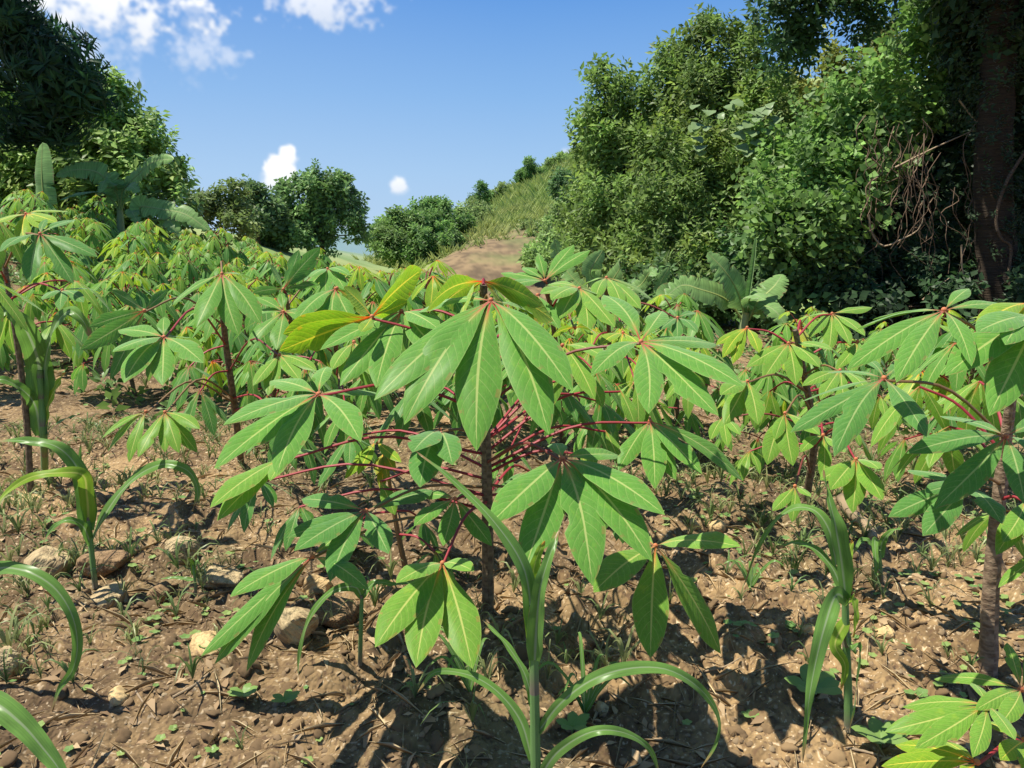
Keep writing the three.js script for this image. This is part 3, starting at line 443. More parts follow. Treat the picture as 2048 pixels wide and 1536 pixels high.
banana(1205, 8.4, 1.2, 'banana plant half hidden behind the upright cassava leaves', [
  [[[1210, 600], [1195, 565], [1180, 545, 8.3], [1205, 500, 8.3]], 0.26, { up: V(0.5, 0.4, 0.8) }], [[[1212, 600], [1225, 560], [1240, 535, 8.3], [1238, 522, 8.2]], 0.18, { up: V(-0.3, 0.6, 0.8) }], [[[1208, 600], [1150, 560], [1120, 520, 8.5], [1108, 478, 8.5]], 0.2, {}], [[[1213, 600], [1280, 570], [1300, 545, 8.3], [1312, 552, 8.2]], 0.14, { up: V(0, 0.3, 1) }]], [1210, 570]);
banana(240, 12.7, 1.6, 'banana plant with arching leaves below the large left tree', [
  [[[242, 425], [230, 380], [195, 345, 12.6], [150, 340, 12.5], [112, 352, 12.4]], 0.35, { up: V(0, 0.7, 0.5) }], [[[242, 425], [245, 385], [275, 350, 12.6], [310, 322, 12.5], [348, 318, 12.4]], 0.33, { up: V(-0.2, 0.6, 0.8) }],
  [[[242, 425], [235, 380], [212, 360, 12.4], [200, 385, 12.2]], 0.24, { up: V(0, 0.5, 0.8) }], [[[243, 425], [252, 385], [262, 372, 12.4], [278, 385, 12.2]], 0.22, { up: V(0.2, 0.6, 0.7) }], [[[240, 425], [215, 390], [170, 385, 12.4], [120, 400, 12.2]], 0.24, {}]], [240, 420]);
banana(330, 12.5, 1.3, 'low banana plant with one long torn leaf bending down to the right', [
  [[[300, 440], [280, 415], [320, 418, 12.3], [370, 428, 12.2], [420, 462, 12.1]], 0.33, { up: V(0, 0.7, 0.7), tear: 0.3 }], [[[300, 440], [265, 422], [268, 430, 12.3], [278, 450, 12.2]], 0.19, {}], [[[305, 440], [330, 440], [345, 450, 12.2], [358, 475, 12.1]], 0.24, { up: V(0.3, 0.4, 0.8) }]], [300, 445]);
banana(92, 10.8, 1.3, 'banana plant under the mango branch with one broad upright leaf', [
  [[[92, 420], [88, 395], [84, 345, 10.8], [85, 285, 10.9]], 0.38, { up: V(-0.35, 0.25, 0.9), tear: 0.04, fold: 0.12, pr: (t) => ss(0.03, 0.16, t) * Math.pow(Math.sin(Math.PI * Math.min(1, t * 0.8 + 0.2)), 0.4) }], [[[90, 420], [60, 400], [30, 395, 10.8], [0, 410, 10.8]], 0.20, {}]], [92, 412]);
// ------------------------------------------------------------ cassava
const QL = [1, 0.97, 0.9, 0.72];
// a leaf on plant g: hub [px, py, depth], leaflet tips in pixels [px, py, length factor, 1 towards / -1 away]
function hub3(h) { return h.isVector3 ? h : at(h[0], h[1], h[2]); }
function newLeaf(g) { const l = new THREE.Group(); l.name = 'leaf'; g.add(l); return l; }
function petiole(l, from, hub, mat, sag = 0.25) { const m = from.clone().lerp(hub, 0.55); m.y += from.distanceTo(hub) * sag * 0.4; part(l, 'petiole', tube([from, m, hub.clone().add(V(0, -0.004, 0))], 0.0036, 0.0027, 9, 5), mat ?? M.red); }
class Plant {
  constructor(name, label, category, group, stem, r0, r1, mat = M.stemDark) {       // stem: points in the world
    this.g = thing(name, stem[0].clone(), label, category, group); this.o = stem[0]; this.c = new THREE.CatmullRomCurve3(stem.map((p) => p.clone().sub(this.o))); this.r = rng(stem[0].x * 1000 + 7);
    const pts = [V(0, -0.06, 0)]; for (let i = 0; i <= 6; i++) pts.push(this.c.getPoint(i / 6)); part(this.g, 'stem', tube(pts, r0, r1, 26, 9, 0.05), mat);
  }
  leaf(h, L, u, tips, o = {}) {
    const { W = 0.235, mat = M.leaf, under = false, N = null, pet = [M.red, M.redd, M.red, M.redg][Math.floor(this.r() * 4)], bend = 0.1 } = o, q = this.r;
    const P = hub3(h), l = newLeaf(this.g), O = this.o; petiole(l, u.isVector3 ? u.clone().sub(O) : this.c.getPoint(u), P.clone().sub(O), pet, o.sag);
    for (const [px, py, k = 1, s = 0] of tips) {
      const Lk = L * k, sg = s || (py > P.py0 ? 1 : (py > (h[1] ?? 0) ? 1 : -1)); let T = at(px, py, -P.z), dd = 0;
      while (T.distanceTo(P) < Lk && dd < 0.6) { dd += 0.004; T = at(px, py, -P.z - sg * dd); }
      const D = T.clone().sub(P).normalize(), n = (N ? V(...N) : under ? V(0, 0.35, -0.95) : V(0, 0.85, 0.45)); n.addScaledVector(D, -n.dot(D)); if (n.lengthSq() < 0.02) n.set(0, 0.3, 1); n.normalize();
      part(l, 'leaflet', blade(P.clone().addScaledVector(D, 0.004).sub(O), T.sub(O), n, Lk * W * (0.85 + 0.15 / k) * rr(0.94, 1.06, q), { bend: bend * rr(0.5, 1.4, q), fold: rr(0.02, 0.2, q), wave: 0.035, bow: rr(-0.03, 0.03, q), ph: rr(0, 6, q), nv: 16 }), mat);
    }
    part(l, 'hub', new THREE.SphereGeometry(0.005, 8, 6).translate(P.x - O.x, P.y - O.y, P.z - O.z), M.hub ??= std([0.5, 0.16, 0.06], 0.7));
    return this;
  }
  // a whole leaf from its hub: lean = way it faces, droop in radians
  auto(h, L, u, o = {}) {
    const q = this.r, { droop = 0.75, face = null, n = 7, mat = M.leaf, W = 0.24, whole = false, nu = 4, nv = 9, pet = M.red, tilt = 0.3 } = o, P = hub3(h), O = this.o, A = u.isVector3 ? u.clone().sub(O) : this.c.getPoint(u);
    const out = face ? V(...face) : P.clone().sub(O).sub(A); out.y = 0; out.normalize(); const l = newLeaf(this.g), list = [];
    for (let i = 0; i < n; i++) {
      if (q() < 0.06) continue;
      const k = i - (n - 1) / 2, phi = k * (5.3 / n) + rr(-0.08, 0.08, q), len = L * (1 - 0.34 * Math.pow(Math.abs(k) / ((n - 1) / 2), 2)) * rr(0.92, 1.06, q) * (q() < 0.06 ? 0.65 : 1);
      const hd = out.clone().applyAxisAngle(UP, phi), dr = droop * rr(0.85, 1.15, q) + tilt * Math.cos(phi);
      const D = hd.clone().multiplyScalar(Math.cos(dr)).addScaledVector(UP, -Math.sin(dr)), N = hd.multiplyScalar(Math.sin(dr)).addScaledVector(UP, Math.cos(dr));
      list.push(blade(P.clone().addScaledVector(D, 0.004).sub(O), P.clone().addScaledVector(D, len).sub(O), N, len * W * rr(0.9, 1.1, q), { bend: rr(0.06, 0.16, q), fold: rr(0.05, 0.3, q), bow: rr(-0.04, 0.04, q), ph: rr(0, 6, q), nu, nv }));
    }
    const from = A, hub = P.clone().sub(O), m = from.clone().lerp(hub, 0.55); m.y += from.distanceTo(hub) * 0.1;
    const far = (m) => (m.userData.far ??= Object.assign(m.clone(), { bumpMap: null, userData: {} })), lm = nu < 4 ? far(mat) : mat; if (whole) { this.g.remove(l); const lf = part(this.g, 'leaf', mergeGeometries(list), lm); part(lf, 'petiole', tube([from, m, hub], 0.0038, 0.0026, 6, 4), pet); }
    else { petiole(l, from, hub, pet); for (const b of list) part(l, 'leaflet', b, lm); }
    return this;
  }
}
const stemPx = (a) => a.map(([x, y, d]) => at(x, y, d));
const rooted = (px, py, rest) => [gnd(px, py), ...stemPx(rest)];
const CA = 'cassava plant';
// --- the big plant in the middle
{
  const b = gnd(976, 1215), d = -b.z, p = new Plant('cassava_plant', 'large cassava plant in the middle of the picture with one broad drooping leaf on top', CA, null, [b, at(975, 1020, d - 0.02), at(972, 880, d - 0.02), at(968, 700, d - 0.04), at(967, 570, d - 0.06)], 0.015, 0.008);
  const big = 0.335;
  p.leaf([982, 600, 1.6], big, 0.93, [[748, 801, 0.98], [808, 850, 1.02], [953, 903, 1.06], [1098, 869, 1.05], [1146, 783, 0.95], [835, 625, 0.75, -1], [1112, 655, 0.75, -1]], { W: 0.225, bend: 0.12 });
  p.leaf([967, 562, 1.8], 0.26, 1, [[853, 622], [890, 604, 0.8, -1], [925, 640, 0.9], [1020, 655, 1], [1085, 612, 0.95], [1107, 642]], { mat: M.young, under: true, W: 0.224 });
  p.leaf([637, 788, 1.55], 0.265, 0.58, [[428, 938, 1.05], [446, 850, 1.02], [540, 762, 0.85, -1], [655, 733, 0.6, -1], [757, 786, 0.8, -1], [722, 884, 0.9], [553, 950, 1.02]], { W: 0.215 });
  p.leaf([1282, 683, 1.62], 0.27, 0.6, [[1206, 590, 0.95, -1], [1325, 622, 0.72, -1], [1432, 688, 0.95, -1], [1490, 774, 1.05], [1437, 832, 1.05], [1297, 828, 0.95], [1182, 752, 0.8]], { W: 0.215 });
  p.leaf([1124, 916, 1.45], 0.262, 0.42, [[977, 1052, 0.95], [1044, 1158, 1.03], [1185, 1172, 1.05], [1305, 1124, 1.05], [1330, 1030, 0.95], [1236, 910, 0.6, -1], [1110, 886, 0.5, -1]], { W: 0.249, bend: 0.14 });
  p.leaf([1311, 1091, 1.6], 0.25, 0.34, [[1482, 1093, 0.95, 1], [1187, 1185, 0.95], [1301, 1316, 1], [1442, 1308, 1.05], [1245, 1062, 0.7, -1]], { W: 0.267, mat: M.leaf2 });
  p.leaf([885, 1126, 1.45], 0.225, 0.28, [[750, 1295, 1], [832, 1336, 1.05], [945, 1338, 1.02], [948, 1142, 0.55, 1], [792, 1166, 0.75]], { W: 0.267, mat: M.leaf2 });
  p.leaf([732, 1021, 1.62], 0.225, 0.33, [[603, 998, 0.9, -1], [588, 1102, 0.95], [660, 1164, 1], [778, 1108, 0.8], [866, 980, 0.9, -1], [573, 1075, 0.85]], { mat: M.leafd, W: 0.249 });
  p.leaf([625, 1112, 1.5], 0.245, 0.22, [[460, 1194, 0.95], [429, 1328, 1.08], [493, 1343, 1.08], [738, 1180, 0.75], [402, 1312, 1.1], [690, 1060, 0.6, -1]], { W: 0.206 });
  p.leaf([572, 916, 1.62], 0.235, 0.45, [[420, 1016, 1], [434, 1042, 1], [540, 962, 0.6], [640, 905, 0.6, -1]], { W: 0.206, mat: M.leaf2 });
  p.leaf([1300, 842, 1.78], 0.22, 0.4, [[1310, 978, 1], [1486, 962, 1.05, 1], [1404, 948, 0.95], [1236, 942, 0.75], [1352, 960, 0.8]], { W: 0.241 });
  p.leaf([910, 997, 1.72], 0.16, 0.3, [[828, 1052, 0.9], [886, 1092, 1], [984, 1092, 0.95], [960, 1000, 0.7, -1], [845, 990, 0.7, -1]], { W: 0.275 });
  p.leaf([803, 622, 1.82], 0.26, 0.82, [[680, 772, 1], [752, 776, 1.05], [640, 700, 0.9], [905, 742, 1], [880, 660, 0.8]], { W: 0.232 });
  p.leaf([880, 860, 1.7], 0.24, 0.5, [[840, 975, 0.9], [905, 930, 0.8], [825, 905, 0.8]], { mat: M.leafd, W: 0.292 });
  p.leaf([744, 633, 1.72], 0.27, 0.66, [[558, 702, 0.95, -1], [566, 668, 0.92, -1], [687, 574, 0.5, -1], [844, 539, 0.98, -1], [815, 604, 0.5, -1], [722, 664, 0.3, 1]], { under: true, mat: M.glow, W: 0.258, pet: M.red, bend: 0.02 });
  p.leaf([1125, 690, 1.95], 0.2, 0.7, [[1010, 790, 1], [1090, 830, 1], [1190, 800, 1], [1215, 720, 0.9]], { mat: M.leaf2 });
  for (const [h, L, u] of [[[1120, 770, 2.15], 0.2, 0.5], [[830, 780, 2.1], 0.2, 0.55], [[1060, 940, 2.1], 0.17, 0.3], [[920, 760, 2.2], 0.2, 0.6], [[700, 870, 2.0], 0.18, 0.4], [[520, 960, 1.85], 0.15, 0.3], [[1200, 800, 2.2], 0.2, 0.5], [[860, 700, 2.2], 0.2, 0.75], [[1060, 690, 2.2], 0.2, 0.75], [[1235, 1020, 1.95], 0.16, 0.3], [[600, 1010, 1.8], 0.14, 0.25]]) p.auto(h, L, u, { mat: M.leafd, nu: 6, nv: 12 });
  for (const [x, y, dd, u] of [[1175, 745, 1.9, 0.5], [1240, 780, 1.95, 0.46], [1160, 905, 1.75, 0.38], [760, 960, 1.8, 0.36], [1210, 860, 1.95, 0.42]]) { const l = newLeaf(p.g); petiole(l, p.c.getPoint(u), at(x, y, dd).sub(p.o), M.red, 0.3); part(l, 'leaflet', blade(at(x, y, dd).sub(p.o), at(x + 30, y + 70, dd - 0.06).sub(p.o), V(0.2, 0.6, 0.8), 0.035, {}), M.leaf2); }
}
// --- the young shoot at its foot
{
  const b = gnd(812, 1142), d = -b.z, p = new Plant('cassava_shoot', 'young cassava shoot with folded yellowish top leaves below the large middle plant', 'cassava shoot', null, [b, at(795, 1060, d), at(782, 985, d), at(770, 905, d - 0.02)], 0.009, 0.004, M.redg);
  p.leaf([752, 882, d - 0.05], 0.15, 0.98, [[690, 958, 1], [716, 950, 0.9], [803, 925, 0.9]], { mat: M.young, W: 0.224 });
  p.leaf([768, 905, d - 0.06], 0.12, 1, [[752, 950, 0.8], [762, 982, 1], [778, 965, 0.9], [790, 945, 0.8]], { mat: M.shoot, W: 0.241, bend: 0.2 });
  p.auto([845, 1040, d + 0.1], 0.14, 0.5, { mat: M.leafd }); p.auto([700, 1060, d + 0.1], 0.15, 0.5, { mat: M.leafd }); p.auto([870, 1100, d - 0.1], 0.12, 0.3, { mat: M.leaf2 });
}
// --- right foreground plant
{
  const b = gnd(1976, 1345), d = -b.z, p = new Plant('cassava_plant', 'tall cassava plant at the right edge with a thick knobbly brown stem', CA, null, [b, at(1982, 1180, d), at(1998, 1000, d), at(2012, 880, d), at(2030, 740, d - 0.03), at(2042, 640, d - 0.06)], 0.021, 0.006, M.stem);
  p.leaf([1888, 620, 1.36], 0.24, 0.72, [[1938, 577, 0.55, -1], [2032, 618, 0.8, -1], [1943, 733, 0.75], [1792, 765, 1], [1693, 741, 1.02], [1712, 661, 0.92, -1], [1745, 640, 0.8, -1]], { W: 0.175, pet: M.redg });
  p.leaf([1768, 756, 1.42], 0.235, 0.6, [[1580, 865, 1], [1668, 914, 1.02], [1602, 803, 0.9, -1], [1853, 874, 0.95], [1724, 716, 0.5, -1], [1655, 745, 0.8, -1], [1815, 720, 0.6, -1]], { W: 0.18, mat: M.leafd, pet: M.redg });
  p.leaf([2012, 872, 1.4], 0.235, 0.52, [[1813, 907, 0.95], [1870, 1018, 1.02], [1879, 832, 0.85, -1], [2050, 1010, 0.9], [2150, 950, 0.9], [2110, 850, 0.7]], { W: 0.2, mat: M.leafd, pet: M.redg });
  p.leaf([1930, 973, 1.46], 0.2, 0.45, [[1776, 1034, 0.9], [1845, 1072, 1], [2004, 1048, 0.9], [1814, 940, 0.8, -1], [1850, 985, 0.7]], { W: 0.241, mat: M.leafd, pet: M.redg });
  p.leaf([2075, 632, 1.34], 0.25, 0.85, [[1952, 665, 0.9], [1890, 752, 1.05], [1978, 832, 1.05], [2010, 690, 0.8], [2150, 800, 1], [1985, 640, 0.6, -1]], { W: 0.224 });
  p.leaf([2060, 605, 1.4], 0.2, 0.95, [[1952, 662, 0.9], [1990, 700, 0.9], [2090, 690, 1]], { mat: M.young });
  p.leaf([2050, 1000, 1.5], 0.18, 0.4, [[2005, 1085, 0.9], [1992, 1110, 1], [2080, 1120, 1]], { mat: M.leaf2 });
  for (const [h, L, u, f] of [[[1900, 850, 1.75], 0.2, 0.5, 0], [[1840, 770, 1.75], 0.2, 0.55, 0], [[2000, 1020, 1.8], 0.18, 0.4, 0], [[2100, 1100, 1.5], 0.18, 0.35, 0], [[1960, 760, 1.8], 0.2, 0.6, 0]]) p.auto(h, L, u, { mat: M.leaf2, nu: 6, nv: 12 });
}
// --- low young plant in the bottom right corner
{
  const b = gnd(2090, 1535), d = -b.z, p = new Plant('cassava_plant', 'low bright green cassava plant in the bottom right corner', CA, null, [b, b.clone().add(V(0, 0.06, 0)), b.clone().add(V(0.01, 0.16, 0.01))], 0.01, 0.006, M.redg);
  p.leaf([1974, 1408, 1.16], 0.15, 0.5, [[1804, 1414, 0.95, -1], [1768, 1464, 1.05], [1829, 1497, 1.02], [1945, 1515, 0.85], [1944, 1366, 0.5, -1], [2030, 1480, 0.7]], { W: 0.224, mat: M.leaf2 });
  p.leaf([2042, 1378, 1.2], 0.15, 0.9, [[1867, 1358, 1.02, -1], [2014, 1285, 0.7, -1], [1950, 1420, 0.8], [2080, 1300, 0.7, -1], [2000, 1450, 0.8], [2120, 1420, 0.9]], { W: 0.232, mat: M.leaf2 });
  p.leaf([1954, 1524, 1.12], 0.13, 0.2, [[1762, 1532, 1, -1], [1790, 1490, 1, -1], [1880, 1600, 0.9], [1880, 1478, 0.8, -1]], { W: 0.258, mat: M.young });
  p.leaf([2050, 1480, 1.15], 0.12, 0.2, [[1960, 1440, 0.9, -1], [2000, 1520, 0.8], [2060, 1560, 0.8]], { W: 0.310, mat: M.young });
}
// --- left edge plant, partly shaded by the mango
{
  const d = 2.4, b = gnd(62, 1000); const dd = -b.z, p = new Plant('cassava_plant', 'shaded dark green cassava plant at the left edge above the tall maize plant', CA, null, [b, at(50, 800, dd), at(20, 600, dd), at(8, 520, dd), at(2, 440, dd)], 0.012, 0.007);
  p.leaf([80, 467, d], 0.2, 0.7, [[0, 504, 0.85], [60, 568, 1], [147, 568, 1], [196, 514, 1], [152, 440, 0.75, -1], [92, 438, 0.4, -1]], { mat: M.leafd, W: 0.258 });
  p.leaf([52, 427, d + 0.2], 0.2, 0.9, [[-20, 450, 0.9], [50, 490, 0.9], [100, 460, 0.9], [140, 424, 0.9, -1], [115, 445, 0.9]], { mat: M.young, W: 0.258 });
  p.leaf([125, 580, d + 0.1], 0.18, 0.5, [[85, 600, 0.8], [120, 620, 0.9], [168, 605, 0.9], [190, 580, 0.8]], { mat: M.leafd });
  for (const [h, L, u] of [[[-20, 560, 2.3], 0.2, 0.6], [[110, 640, 2.8], 0.18, 0.4], [[20, 620, 2.9], 0.2, 0.5], [[-10, 430, 2.6], 0.2, 0.8], [[150, 560, 2.9], 0.18, 0.5]]) p.auto(h, L, u, { mat: M.leaf2, nu: 4, nv: 10 });
}
// --- left middle plant with a drooping crown leaf
{
  const b = gnd(482, 925), d = -b.z * 0.86, p = new Plant('cassava_plant', 'cassava plant left of centre with a drooping half shaded top leaf on a dark stem', CA, null, [b, at(470, 820, d + 0.2), at(452, 690, d + 0.1), at(444, 600, d), at(444, 556, d)], 0.014, 0.008);
  p.leaf([444, 547, 2.3], 0.225, 1, [[338, 614, 0.85, -1], [393, 655, 1], [430, 640, 0.6], [478, 672, 1.02], [522, 648, 1], [505, 560, 0.6, -1]], { W: 0.267 });
  p.leaf([328, 674, 1.9], 0.205, 0.5, [[236, 660, 0.85, -1], [225, 704, 0.88], [248, 766, 1], [325, 771, 0.95], [407, 726, 0.95], [328, 634, 0.4, -1], [400, 690, 0.8, -1]], { W: 0.284 });
  p.leaf([289, 621, 2.15], 0.19, 0.6, [[222, 580, 0.75, -1], [337, 578, 0.55, -1], [178, 653, 0.95, -1], [160, 700, 1], [220, 760, 0.9]], { under: true, mat: M.leafd });
  p.leaf([559, 709, 2.2], 0.17, 0.4, [[506, 772, 0.9], [536, 792, 0.95], [601, 762, 0.9], [634, 742, 0.9], [575, 745, 0.5]], { W: 0.258, mat: M.leaf2 });
  p.leaf([292, 823, 2.1], 0.15, 0.28, [[204, 876, 0.9], [216, 903, 1], [258, 925, 1], [270, 880, 0.6]], { W: 0.224, mat: M.leaf2 });
  p.leaf([330, 824, 2.1], 0.155, 0.3, [[358, 906, 0.9], [276, 915, 1], [400, 858, 0.9], [330, 905, 0.8], [395, 905, 0.9]], { W: 0.258, mat: M.leaf2 });
  for (const [h, L, u] of [[[520, 640, 2.8], 0.19, 0.7], [[400, 780, 2.6], 0.18, 0.4], [[560, 840, 2.5], 0.17, 0.3], [[380, 730, 2.7], 0.18, 0.5], [[600, 870, 2.4], 0.15, 0.25]]) p.auto(h, L, u, { mat: M.leafd, nu: 4, nv: 10 });
}
{
  const b = gnd(560, 900), d = -b.z, p = new Plant('cassava_plant', 'pale green cassava plant with a flat star shaped leaf right of the half shaded one', CA, null, [b, at(548, 780, d - 0.2), at(560, 640, 2.7)], 0.013, 0.007);
  p.leaf([567, 623, 2.6], 0.18, 1, [[512, 594, 0.75, -1], [562, 584, 0.5, -1], [495, 694, 0.95], [553, 700, 0.95], [615, 618, 0.6, -1], [640, 650, 0.9], [508, 628, 0.7, -1]], { W: 0.310 });
  for (const [h, L, u] of [[[640, 720, 2.9], 0.18, 0.7], [[500, 720, 2.9], 0.18, 0.6], [[590, 780, 2.6], 0.16, 0.4]]) p.auto(h, L, u, { mat: M.leaf, nu: 4, nv: 10 });
}
{
  const b = gnd(672, 860), d = -b.z, p = new Plant('cassava_plant', 'cassava plant behind the glowing leaf, its pale top leaf half lit yellow', CA, null, [b, at(672, 740, d - 0.3), at(671, 590, 2.32)], 0.013, 0.007);
  p.leaf([671, 577, 2.3], 0.235, 1, [[590, 645, 0.9], [612, 690, 0.95], [668, 690, 1], [720, 668, 0.9]], { W: 0.258 });
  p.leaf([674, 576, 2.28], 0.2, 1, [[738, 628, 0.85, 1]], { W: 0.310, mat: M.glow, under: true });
  p.leaf([708, 684, 2.1], 0.19, 0.8, [[664, 740, 0.8], [690, 770, 0.9], [740, 750, 0.9], [752, 790, 0.9]], { mat: M.leaf2 });
  for (const [h, L, u] of [[[610, 735, 2.6], 0.18, 0.6], [[740, 740, 2.6], 0.18, 0.6], [[690, 810, 2.4], 0.17, 0.4], [[620, 810, 2.6], 0.16, 0.4]]) p.auto(h, L, u, { mat: M.leaf, nu: 4, nv: 10 });
}
{
  const b = gnd(600, 830), d = -b.z, p = new Plant('cassava_plant', 'cassava plant with dark upright leaflets seen from below, left of the far field', CA, null, [b, at(590, 700, d - 0.4), at(570, 585, 2.7)], 0.012, 0.007);
  p.leaf([567, 578, 2.65], 0.2, 1, [[598, 499, 0.8, -1], [642, 494, 0.9, -1], [505, 586, 0.7, -1], [640, 570, 0.7, -1], [540, 530, 0.6, -1], [636, 520, 0.8, -1]], { under: true, mat: M.leafd, W: 0.258, N: [0.1, 0.5, -0.9] });
  p.leaf([655, 537, 3], 0.2, 0.9, [[612, 580, 0.9], [650, 590, 1], [690, 580, 1], [700, 550, 0.9], [620, 555, 0.9]], {});
  for (const [h, L, u] of [[[530, 600, 3.1], 0.18, 0.8], [[640, 640, 3.1], 0.18, 0.7], [[560, 680, 3], 0.17, 0.6]]) p.auto(h, L, u, { mat: M.leafd, nu: 4, nv: 10 });
}
// --- plants behind the middle one, to the right
{
  const b = gnd(1125, 890), d = -b.z, p = new Plant('cassava_plant', 'cassava plant with an upward spread top leaf against the soil patch', CA, null, [b, at(1120, 760, d - 0.3), at(1095, 575, 2.42)], 0.013, 0.007);
  p.leaf([1090, 561, 2.35], 0.19, 1, [[1001, 546, 0.8, -1], [1076, 508, 0.6, -1], [1148, 489, 0.92, -1], [1180, 500, 0.95, -1], [1135, 535, 0.6, -1], [1020, 572, 0.8, 1], [1045, 535, 0.6, -1]], { W: 0.275 });
  p.leaf([1159, 576, 2.25], 0.22, 0.9, [[1080, 588, 0.8], [1102, 600, 0.85], [1120, 638, 0.9], [1176, 668, 1], [1230, 655, 1.02], [1215, 600, 0.8, -1], [1090, 570, 0.7, -1]], { W: 0.267, mat: M.leaf2 });
  p.leaf([1075, 590, 2.2], 0.18, 0.85, [[1060, 640, 0.8], [1090, 650, 0.9], [1120, 660, 1], [1035, 620, 0.8]], {});
  p.leaf([1150, 655, 2.1], 0.16, 0.75, [[1102, 676, 0.9, 1], [1190, 668, 0.9, 1], [1150, 648, 0.3, -1]], { mat: M.young, under: true });
  for (const [h, L, u] of [[[1050, 700, 2.6], 0.19, 0.7], [[1190, 740, 2.6], 0.18, 0.6], [[1100, 780, 2.6], 0.18, 0.5], [[1020, 895, 2.3], 0.13, 0.3], [[1180, 840, 2.7], 0.16, 0.4]]) p.auto(h, L, u, { mat: M.leaf, nu: 4, nv: 10 });
}
{
  const b = gnd(1225, 850), d = -b.z, p = new Plant('cassava_plant', 'cassava plant whose umbrella shaped top leaf overlaps the left banana plant', CA, null, [b, at(1220, 720, d - 0.4), at(1213, 570, 2.5)], 0.012, 0.007);
  p.leaf([1213, 555, 2.42], 0.2, 1, [[1165, 572, 0.6, -1], [1200, 590, 0.6], [1245, 618, 0.95], [1282, 618, 1], [1308, 602, 1, -1], [1190, 600, 0.8]], { W: 0.241, mat: M.leaf2 });
  p.leaf([1246, 665, 2.3], 0.17, 0.8, [[1200, 690, 0.8], [1245, 720, 0.9], [1290, 700, 0.9], [1230, 640, 0.5, -1]], { mat: M.young });
  p.leaf([1355, 635, 2.6], 0.16, 0.9, [[1320, 660, 0.9], [1355, 680, 0.9], [1395, 665, 0.9], [1340, 618, 0.5, -1], [1390, 625, 0.7, -1]], { mat: M.leafd });
  for (const [h, L, u] of [[[1270, 760, 2.6], 0.18, 0.6], [[1310, 800, 2.6], 0.18, 0.5], [[1180, 700, 2.8], 0.18, 0.7], [[1380, 740, 2.8], 0.18, 0.6]]) p.auto(h, L, u, { mat: M.leaf2, nu: 4, nv: 10 });
}
// --- the pale cluster right of the middle, below the banana
{
  const b = gnd(1612, 1000), d = -b.z, p = new Plant('cassava_plant', 'pale green cassava plant with many tiers of leaves behind the right hand maize', CA, null, [b, at(1628, 880, d - 0.1), at(1610, 760, d - 0.2), at(1590, 660, d - 0.25)], 0.014, 0.008);
  const m = { mat: M.leaf2 };
  p.leaf([1577, 686, 2.4], 0.18, 0.9, [[1492, 735, 0.9], [1526, 760, 1], [1592, 772, 1], [1640, 735, 0.95], [1665, 700, 0.9]], { ...m, W: 0.284 });
  p.leaf([1494, 655, 2.5], 0.17, 0.85, [[1432, 690, 0.8], [1445, 716, 1], [1465, 728, 1], [1518, 706, 0.9]], { mat: M.young, W: 0.241 });
  p.leaf([1664, 627, 2.5], 0.18, 0.95, [[1618, 676, 0.9], [1658, 702, 1], [1700, 690, 1], [1600, 640, 0.8, -1], [1745, 615, 0.85, -1], [1730, 672, 0.9]], m);
  p.leaf([1603, 656, 2.7], 0.15, 0.95, [[1588, 695, 0.9], [1604, 702, 1], [1622, 695, 0.9]], { mat: M.shoot });
  p.leaf([1715, 682, 2.4], 0.16, 0.8, [[1672, 740, 0.9], [1700, 752, 1], [1760, 730, 0.9], [1690, 685, 0.5, -1]], m);
  p.leaf([1680, 740, 2.2], 0.17, 0.7, [[1604, 772, 0.9], [1640, 800, 1], [1690, 820, 1], [1740, 790, 1]], m);
  p.leaf([1495, 762, 2.2], 0.17, 0.6, [[1448, 850, 1], [1516, 850, 1], [1440, 790, 0.9]], { ...m, W: 0.310 });
  p.leaf([1570, 826, 2.05], 0.155, 0.5, [[1534, 930, 1], [1586, 932, 1], [1550, 880, 0.6], [1640, 870, 0.9]], { ...m, W: 0.310 });
  p.leaf([1646, 870, 2.0], 0.15, 0.4, [[1645, 960, 0.9], [1600, 905, 0.8], [1690, 905, 0.9]], m);
  p.leaf([1712, 918, 1.9], 0.15, 0.3, [[1640, 960, 0.8], [1705, 1026, 1], [1765, 1000, 1], [1760, 940, 0.8], [1660, 980, 0.9]], { ...m, W: 0.327 });
  p.leaf([1590, 972, 1.95], 0.1, 0.15, [[1545, 1022, 1], [1584, 1045, 1], [1622, 994, 0.7]], { ...m, W: 0.310 });
  p.leaf([1445, 835, 2.5], 0.15, 0.4, [[1420, 880, 0.9], [1455, 895, 1], [1480, 870, 1]], m);
  for (const [h, L, u] of [[[1540, 780, 2.7], 0.16, 0.6], [[1640, 800, 2.7], 0.16, 0.6], [[1700, 850, 2.5], 0.15, 0.4], [[1500, 900, 2.6], 0.14, 0.3], [[1760, 790, 2.6], 0.17, 0.6]]) p.auto(h, L, u, { mat: M.leaf2, nu: 4, nv: 10 });
}
